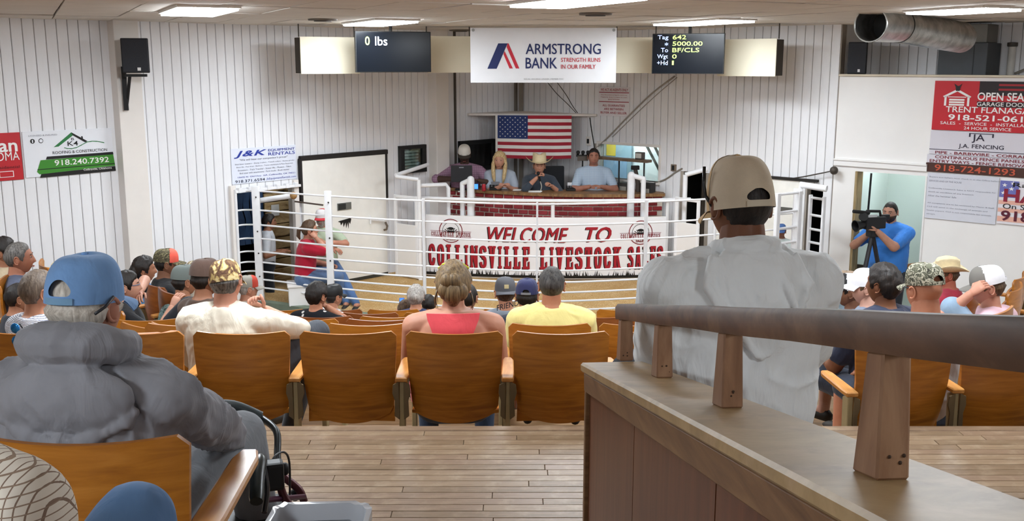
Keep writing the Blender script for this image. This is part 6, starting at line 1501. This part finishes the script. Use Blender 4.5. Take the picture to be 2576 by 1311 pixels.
b2 = person('blonde woman in grey T-shirt with headset microphone behind the desk', 1257, 383, 15.40, 180, s=1.0, hd=1.1, w=1.0, sk='c9967f', shirt=cloth('a9b2c0', .05), sleeve='short', pose='stand', lean=0, look=-8, face=True, hair=H_BLOND, hairstyle='long', vox=.012, hands={'R': PY(1262, 468, 15.1), 'L': PY(1275, 468, 15.1), 'world': 1})
for sd in (-1, 1): b2['onhead']('long_hair', G().tube([(sd*.065, .01, .04), (sd*.085, .03, -.04), (sd*.082, .06, -.13), (sd*.07, .085, -.23), (sd*.06, .09, -.30)], [(.02, .025), (.028, .035), (.03, .04), (.026, .036), (.01, .015)], 10), H_BLOND)
b2['onhead']('headset_mic', G().tube([(-.08, .02, 0), (-.07, .09, -.05), (-.045, .12, -.075)], .004, 6), BLACK)
b3 = person('young auctioneer in straw cowboy hat and dark shirt speaking into a microphone', 1357, 388, 15.25, 180, s=.98, hd=1.1, w=1.15, sk='c08c74', shirt=cloth('3f4650', .06), sleeve='elbow', pose='stand', lean=0, face=True, hair=H_BROWN, hat=dict(kind='cowboy', mat=M('dccaa4', .8, var=.06, vs=40), k=1.12, z=.052, tilt=5), vox=.012, hands={'R': PY(1351, 447, 15.0), 'L': PY(1388, 468, 14.98), 'world': 1}, poles={'R': (.8, .2, -.9)}, hc=.9)
p = PY(1354, 436, 14.96); t = thing('microphone', 'black hand microphone held by the young auctioneer', 'microphone', p); obj('mic_head', G().ball(p, .026, 10, 8), BLACK, t, smooth=True); obj('mic_handle', G().tube([p, p + V((.03, .02, -.12))], .016, 8), BLACK, t, smooth=40); obj('mic_cord', G().tube(catmull([p + V((.03, .02, -.12)), p + V((.05, -.02, -.2)), p + V((.02, .0, -.3)), p + V((0, .02, -.38))], 4), .006, 6), M('c9c2b4', .6), t, smooth=True)
b4 = person('man in light blue striped shirt standing right behind the desk', 1494, 374, 15.25, 178, s=1.08, w=1.1, sk='a87561', shirt=PLAID, sleeve='short', pants=cloth('2d3340'), pose='stand', lean=2, face=True, hair=H_DARK, hairstyle='short', vox=.012, hands={'R': PY(1484, 470, 14.98), 'L': PY(1512, 470, 14.98), 'world': 1}, poles={'R': (1, -.2, -.6), 'L': (-1, -.2, -.6)})
cmn = person('bearded cameraman in bright blue shirt standing in the doorway', 2242, 508, 12.75, 132, s=1.12, w=1.32, sk='b88a74', shirt=cloth('3f7fd0', .06, fold=.7), sleeve='short', pants=cloth('33363c'), pose='stand', lean=3, look=8, nod=-8, face=True, hair=H_DARK, hairstyle='buzz', beard=BEARD, belly=.07, vox=.011, wrinkle=.006, hands={'L': PY(2208, 583, 12.45), 'R': PY(2186, 588, 12.75), 'world': 1}, poles={'L': (-.6, -.5, -.8), 'R': (1, -.3, -.8)}, hc=.8)
bake()
# ================================================================== PROPS
# wheeled walker (rollator) in front of the hooded man
MAROON = M('5a2f35', .35, .3, var=.1); RUB = M('1d1f21', .5)
w0 = PY(690, 1180, 2.95); wz = T0
t = thing('rollator_walker', 'maroon and black wheeled walker parked beside the hooded man', 'walker', V((w0.x, w0.y, T0)))
a = [PY(500, 1022, 3.25), PY(585, 1022, 3.35), PY(655, 1050, 3.38), PY(695, 1085, 3.30), PY(698, 1150, 3.2), PY(705, 1200, 3.12)]
obj('back_strap', G().tube(catmull(a[:3], 5), .021, 10), M('2f383b', .45), t, smooth=40); obj('back_hoop', G().tube(catmull(a[2:], 5), .012, 10), M('24282a', .35, .4), t, smooth=40)
p = PY(655, 1190, 2.72)
obj('hand_grip', G().tube(catmull([PY(655, 1150, 2.78), PY(648, 1200, 2.70), PY(645, 1262, 2.62)], 4), [.014]+[.021]*7+[.018], 12), M('222a2a', .3), t, smooth=40)
obj('brake_lever', G().tube(catmull([PY(662, 1165, 2.76), PY(672, 1230, 2.68), PY(665, 1290, 2.62)], 4), .008, 8), M('3b3b3e', .3, .6), t, smooth=40)
obj('bracket_plate', G().box(PY(690, 1195, 2.8), (.055, .05, .085), .3), RUB, t, bevel=.01)
f1 = [PY(690, 1165, 3.1), PY(715, 1200, 3.1), PY(752, 1232, 3.1), PY(765, 1262, 3.1)]; obj('frame_tube', G().tube(catmull(f1, 4), .013, 10), MAROON, t, smooth=40)
f2 = [PY(700, 1205, 2.9), PY(712, 1245, 2.9), PY(728, 1275, 2.9), PY(745, 1330, 2.9)]; obj('frame_tube', G().tube(catmull(f2, 4), .013, 10), MAROON, t, smooth=40)
obj('cross_tube', G().tube([PY(668, 1258, 2.8), PY(765, 1250, 3.05)], .009, 8), M('4b2440', .3, .4), t, smooth=40)
obj('brake_cable', G().tube(catmull([PY(672, 1190, 2.8), PY(690, 1150, 2.85), PY(715, 1138, 2.9), PY(728, 1165, 2.95), PY(729, 1250, 3.0)], 5), .0035, 6), M('1a1a1c', .4), t, smooth=True)
for x, y, Y in ((768, 1278, 3.1), (716, 1180, 3.1), (742, 1245, 3.12)): obj('knob', G().ball(PY(x, y, Y), (.018, .018, .022), 10, 7), RUB, t, smooth=True)
for x, Y in ((780, 3.1), (735, 2.7), (640, 3.2), (640, 2.7)):
    q = PY(x, 1300, Y); q.z = T0+.085; g = G(); m = Matrix.Rotation(PI/2, 3, 'Y')
    g.lathe(q, [(.05, -.016), (.082, -.016), (.085, 0), (.082, .016), (.05, .016)], 20, m=m); o = obj('wheel', g, RUB, t, smooth=40)
    obj('hub', G().lathe(q, [(.01, -.018), (.045, -.014), (.045, .014), (.01, .018)], 14, m=m), M('8d8d90', .4, .5), o, smooth=40)
    obj('fork', G().tube([q + V((0, 0, 0)), q + V((0, 0, .16))], .012, 8), MAROON, t)
obj('seat_board', G().box(PY(705, 1262, 2.92) + V((-.1, .02, -.06)), (.2, .3, .025)), RUB, t, bevel=.008)
# grey bin with liner at the bottom edge
c = PY(795, 1318, 2.2); rimz = c.z - .0
t = thing('trash_bin', 'grey plastic bin lined with a clear bag at the bottom edge', 'bin', V((c.x, c.y, T0)))
def rrect(hx, hy, r, z, n=6):
    out = []
    for sx, sy, a0 in ((1, 1, 0), (-1, 1, PI/2), (-1, -1, PI), (1, -1, 1.5*PI)):
        for i in range(n+1): th = a0 + PI/2*i/n; out.append(V((c.x + sx*(hx-r) + r*math.cos(th), c.y + sy*(hy-r) + r*math.sin(th), z)))
    return out
top = rimz
BIN = M('a3a6ab', .4, var=.05)
obj('bin_body', G().rings([rrect(.09, .085, .03, T0+.005), rrect(.118, .112, .045, top), rrect(.112, .106, .042, top), rrect(.085, .08, .03, T0+.02)], cap=False), BIN, t, smooth=40)
obj('bin_floor', G().rings([rrect(.09, .085, .03, T0+.005), rrect(.09, .085, .03, T0+.012)]), BIN, t)
lin_ = G(); rg = []
for (hx, hy, z) in ((.116, .110, top-.05), (.121, .115, top-.02), (.121, .115, top+.003), (.109, .103, top+.003), (.106, .1, top-.04)):
    r_ = rrect(hx, hy, .045, z); rg.append([p + V((0, 0, .003*math.sin(i*2.3))) for i, p in enumerate(r_)])
obj('bag_liner', lin_.rings(rg, cap=False), M('c6c9cf', .2, var=.05), t, smooth=50)
# camera on tripod ----------------------------------------------------------------------
hd_ = PY(2196, 570, 12.5); t = thing('video_camera', 'black video camera with lens hood pointing at the ring', 'camera', hd_)
ax = V((-.84, -.30, -.10)).normalized(); rz = math.atan2(ax.y, ax.x)
obj('camera_body', G().box(hd_ + V((0, 0, .05)), (.30, .12, .15), rz), M('17171a', .5), t, bevel=.012); obj('lens_hood', G().lathe(hd_ + ax*.14 + V((0, 0, .05)), [(.05, 0), (.055, .08), (.075, .13), (.066, .13), (.045, .03)], 18, m=ax.to_track_quat('Z', 'Y').to_matrix()), BLACK, t, smooth=40)
obj('handle', G().tube([hd_ + V((.1, .03, .12)), hd_ + V((.08, .02, .19)), hd_ + V((-.1, -.03, .2)), hd_ + V((-.14, -.04, .14))], .018, 8), BLACK, t, smooth=40); obj('viewfinder', G().box(hd_ + V((.16, .06, .11)), (.12, .06, .07), rz), BLACK, t, bevel=.01)
obj('microphone', G().tube([hd_ + V((-.08, -.06, .18)), hd_ + V((-.30, -.12, .21))], .022, 10), BLACK, t, smooth=40); obj('light_panel', G().box(hd_ + V((-.04, -.08, .145)), (.13, .01, .03), rz), M('b9bcc0', .4), t)
obj('lens_ring', G().lathe(PY(2171, 546, 12.4), [(.03, 0), (.055, 0), (.055, .02), (.03, .02)], 18, m=Matrix.Rotation(1.2, 3, 'X')), BLACK, t, smooth=40)
t = thing('tripod', 'black camera tripod with spread legs in the doorway', 'tripod', V((hd_.x, hd_.y, FLOORZ))); ap = hd_ + V((0, 0, -.09))
obj('tripod_head', G().box(ap + V((0, 0, .02)), (.12, .12, .12), rz), M('232327', .5), t, bevel=.015)
for dx, dy in ((-.28, -.25), (-.05, .38), (.30, -.10)):
    e = V((ap.x+dx, ap.y+dy, FLOORZ+.02)); md = lerp(ap, e, .5); o = obj('leg', G().tube([ap, md], .028, 8), M('232327', .4), t, smooth=40); obj('lower_leg', G().tube([md, e], .018, 8), M('303034', .4, .4), o); obj('foot', G().ball(e, .028, 8, 6), RUB, o)
p = RP(2192, 560, -.9); t = thing('door_rope', 'thin black strap hanging inside the doorway', 'strap', V((p.x, p.y, 0))); obj('strap', G().tube([RP(2192, 436, -.25), RP(2183, 540, -.28)], .014, 6), BLACK, t); obj('hook', G().ball(RP(2183, 541, -.28), .02, 8, 6), DARK, t)
# corridor handrail
obj('hall_handrail', G().slab(RP(2262, 684, -.9), RD*.55 + V((0, 0, .18)), V((0, 0, .09)), RN, .03), wood('handrail_wood', '8b5a30', 'a06c3e', 'b5814f', (3, 3, 3), 4), label='light wooden handrail in the corridor below the cameraman', cat='handrail', bevel=.006)
# desk things -----------------------------------------------------------------------------
def ondesk(x, y): 
    p = PZ(x, y, DZ); return p
p = ondesk(1163, 470); q = PY(1161, 437, 15.15); t = thing('computer_monitor', 'black computer monitor seen from behind at the left end of the desk', 'monitor', V((q.x, q.y, DZ)))
obj('monitor_back', G().box((q.x, q.y, q.z), (.32, .04, .25), .12), M('26262a', .5), t, bevel=.008); obj('monitor_stand', G().tube([V((q.x, q.y+.03, DZ+.01)), V((q.x, q.y+.03, q.z))], .02, 8), BLACK, t); obj('stand_foot', G().box((q.x, q.y+.03, DZ+.008), (.2, .14, .016)), BLACK, t, bevel=.004); obj('maker_badge', G().box((q.x-.0, q.y-.024, q.z+.095), (.07, .003, .014), .12), M('9a9aa0', .4), t)
q = ondesk(1197, 477); t = thing('small_tablet', 'small tablet with glowing blue screen on the desk', 'tablet', q); obj('tablet_case', G().box(q + V((0, .02, .045)), (.075, .012, .085), .0, Matrix.Rotation(-.25, 3, 'X')), BLACK, t, bevel=.003); obj('tablet_screen', G().box(q + V((0, .011, .045)), (.066, .003, .075), .0, Matrix.Rotation(-.25, 3, 'X')), M('3f86ff', .3, emit=1.6), t)
q = ondesk(1217, 481); t = thing('drink_can', 'red and silver drink can on the desk edge', 'can', q); obj('can_body', G().lathe(q, [(.024, 0), (.03, .006), (.03, .095), (.024, .108)], 16), M('b52a34', .35, .3, var=.25, vs=30), t, smooth=40); obj('can_lid', G().lathe(q + V((0, 0, .108)), [(.001, 0), (.024, 0), (.025, .003), (.001, .003)], 14), M('c4c4c6', .3, .9), t)
q = ondesk(1217, 470) + V((0, .12, 0)); t = thing('drink_cup', 'tall cup with bright red lid on the desk', 'cup', q); obj('cup_body', G().lathe(q, [(.026, 0), (.034, .10)], 16), M('c9bfae', .3), t, smooth=40); obj('cup_lid', G().lathe(q + V((0, 0, .10)), [(.036, 0), (.038, .006), (.036, .045), (.02, .05)], 16), M('e8392f', .4), t, smooth=40)
for x, y, wd, lab in ((1246, 478, .18, 'black keypad terminal in front of the blonde woman'), (1436, 480, .14, 'black desk phone left of the striped-shirt man')):
    q = ondesk(x, y); t = thing('desk_terminal', lab, 'terminal', q); obj('terminal_base', G().hexa([q + V((sx*wd/2, sy, 0)) for sx, sy in ((-1, -.05), (1, -.05), (1, .09), (-1, .09))], [q + V((sx*wd/2, sy, .03 if sy < 0 else .075)) for sx, sy in ((-1, -.05), (1, -.05), (1, .09), (-1, .09))]), BLACK, t, bevel=.006)
    for k in range(6): obj('key', G().box(q + V((-wd*.3 + (k % 3)*wd*.3, -.0 + .035*(k//3), .055 + .012*(k//3))), (.022, .018, .008)), M('6d6d72', .5), t)
    obj('display', G().box(q + V((0, .085, .09)), (wd*.7, .02, .05)), M('77777c' if x < 1400 else 'd8d8da', .4), t, bevel=.003)
for x, y, wd, dp, lab in ((1345, 483, .19, .10, 'stack of white papers on the desk in front of the auctioneer'), (1300, 479, .12, .08, 'white sheet of paper left of the paper stack'), (1522, 476, .14, .06, 'white papers by the striped-shirt man'), (1548, 472, .06, .05, 'crumpled white paper at the right of the desk'), (1160, 483, .1, .06, 'loose white paper at the left end of the desk')):
    q = ondesk(x, y); t = thing('paper_sheets', lab, 'paper', q)
    for k in range(3): obj('sheet', G().box(q + V((.006*k, .004*k, .003+.005*k)), (wd, dp, .004), .1*k-.05), M('eeeeec', .7, var=.02), t)
# lamp rig and shelf at the booth window
q = PY(1466, 392, 15.35); t = thing('clip_lights', 'two small black clip lights on a bracket by the booth window', 'light rig', q); obj('bracket_bar', G().box(q, (.2, .03, .03)), DARK, t)
for dx in (-.075, 0, .075): o = obj('lamp_can', G().tube([q + V((dx, -.0, .02)), q + V((dx, -.06, .06))], [.018, .03], 10), BLACK, t, smooth=40)
obj('mount_box', G().box(q + V((0, .0, -.04)), (.16, .05, .07)), M('5a5048', .6), t, bevel=.004); obj('stand', G().tube([q + V((0, .02, -.05)), V((q.x, q.y+.02, DZ-.3))], .012, 8), DARK, t)
a, c2 = RP(1515, 399, .32), RP(1640, 412, .32); t = thing('wall_shelf', 'brown plank shelf across the booth window', 'shelf', a); obj('plank', G().slab(V((a.x, a.y, a.z)), V((c2.x-a.x, c2.y-a.y, 0)), V((0, 0, .04)), RN, .14), wood('shelf_plank', '4a3a2c', '5f4c3a', '74604b', (2, 2, 2), 5), t, bevel=.003)
for k in (.35, .85): obj('support', G().tube([a.lerp(c2, k), V((a.lerp(c2, k).x, a.lerp(c2, k).y, a.z-.45))], .012, 8), BLACK, t)
q = RP(1610, 396, .36); q.z = a.z+.04; t = thing('scale_indicator', 'small grey scale indicator box on the plank shelf', 'box', q); obj('box_body', G().box(q + V((0, 0, .05)), (.13, .08, .10), rz*0-.73), M('4a4542', .5), t, bevel=.006); obj('box_face', G().box(q + V((0, 0, .05)) + RN*.042, (.1, .006, .07), -.73), M('b5b2aa', .4), t)
q = RP(1606, 440, .25); t = thing('monitor_stand_pole', 'dark jointed arm stand in front of the booth window', 'stand', V((q.x, q.y, DZ-.1))); obj('arm', G().tube([V((q.x, q.y, DZ-.1)), V((q.x, q.y, DZ+.12)), V((q.x-.05, q.y, DZ+.35))], [.03, .035, .028], 10), M('4a423b', .5), t, smooth=40); obj('arm_head', G().box((q.x-.05, q.y, DZ+.36), (.12, .08, .06)), DARK, t, bevel=.008)
for k, x in enumerate((1545, 1572, 1630)):
    q = RP(x, 470, .2); t = thing('equipment_box', ['grey equipment box behind the right end of the desk', 'dark equipment box right of the papers', 'tall dark equipment box by the wall at the desk end'][k], 'box', V((q.x, q.y, DZ-.25))); obj('box_body', G().box((q.x, q.y, DZ-.06), (.18, .14, .3 + .05*k), -.73), M(('77716a', '3a3734', '2d2b2a')[k], .6), t, bevel=.008); obj('box_panel', G().box((q.x, q.y, DZ+.03), (.14, .145, .06), -.73), M('9a958c', .5), t)
# office chair behind the auctioneer
q = PY(1390, 440, 15.6); t = thing('office_chair', 'dark office chair back behind the young auctioneer', 'chair', V((q.x, q.y, .12))); obj('chair_back', G().box((q.x, q.y, q.z-.05), (.36, .06, .38)), M('26282c', .8), t, bevel=.025); obj('chair_post', G().tube([V((q.x, q.y+.02, .2)), V((q.x, q.y+.02, q.z-.1))], .025, 8), BLACK, t)
for k in range(5): obj('caster_leg', G().tube([V((q.x, q.y+.02, .2)), V((q.x+.26*math.cos(k*1.257), q.y+.02+.26*math.sin(k*1.257), .15))], .018, 6), BLACK, t)
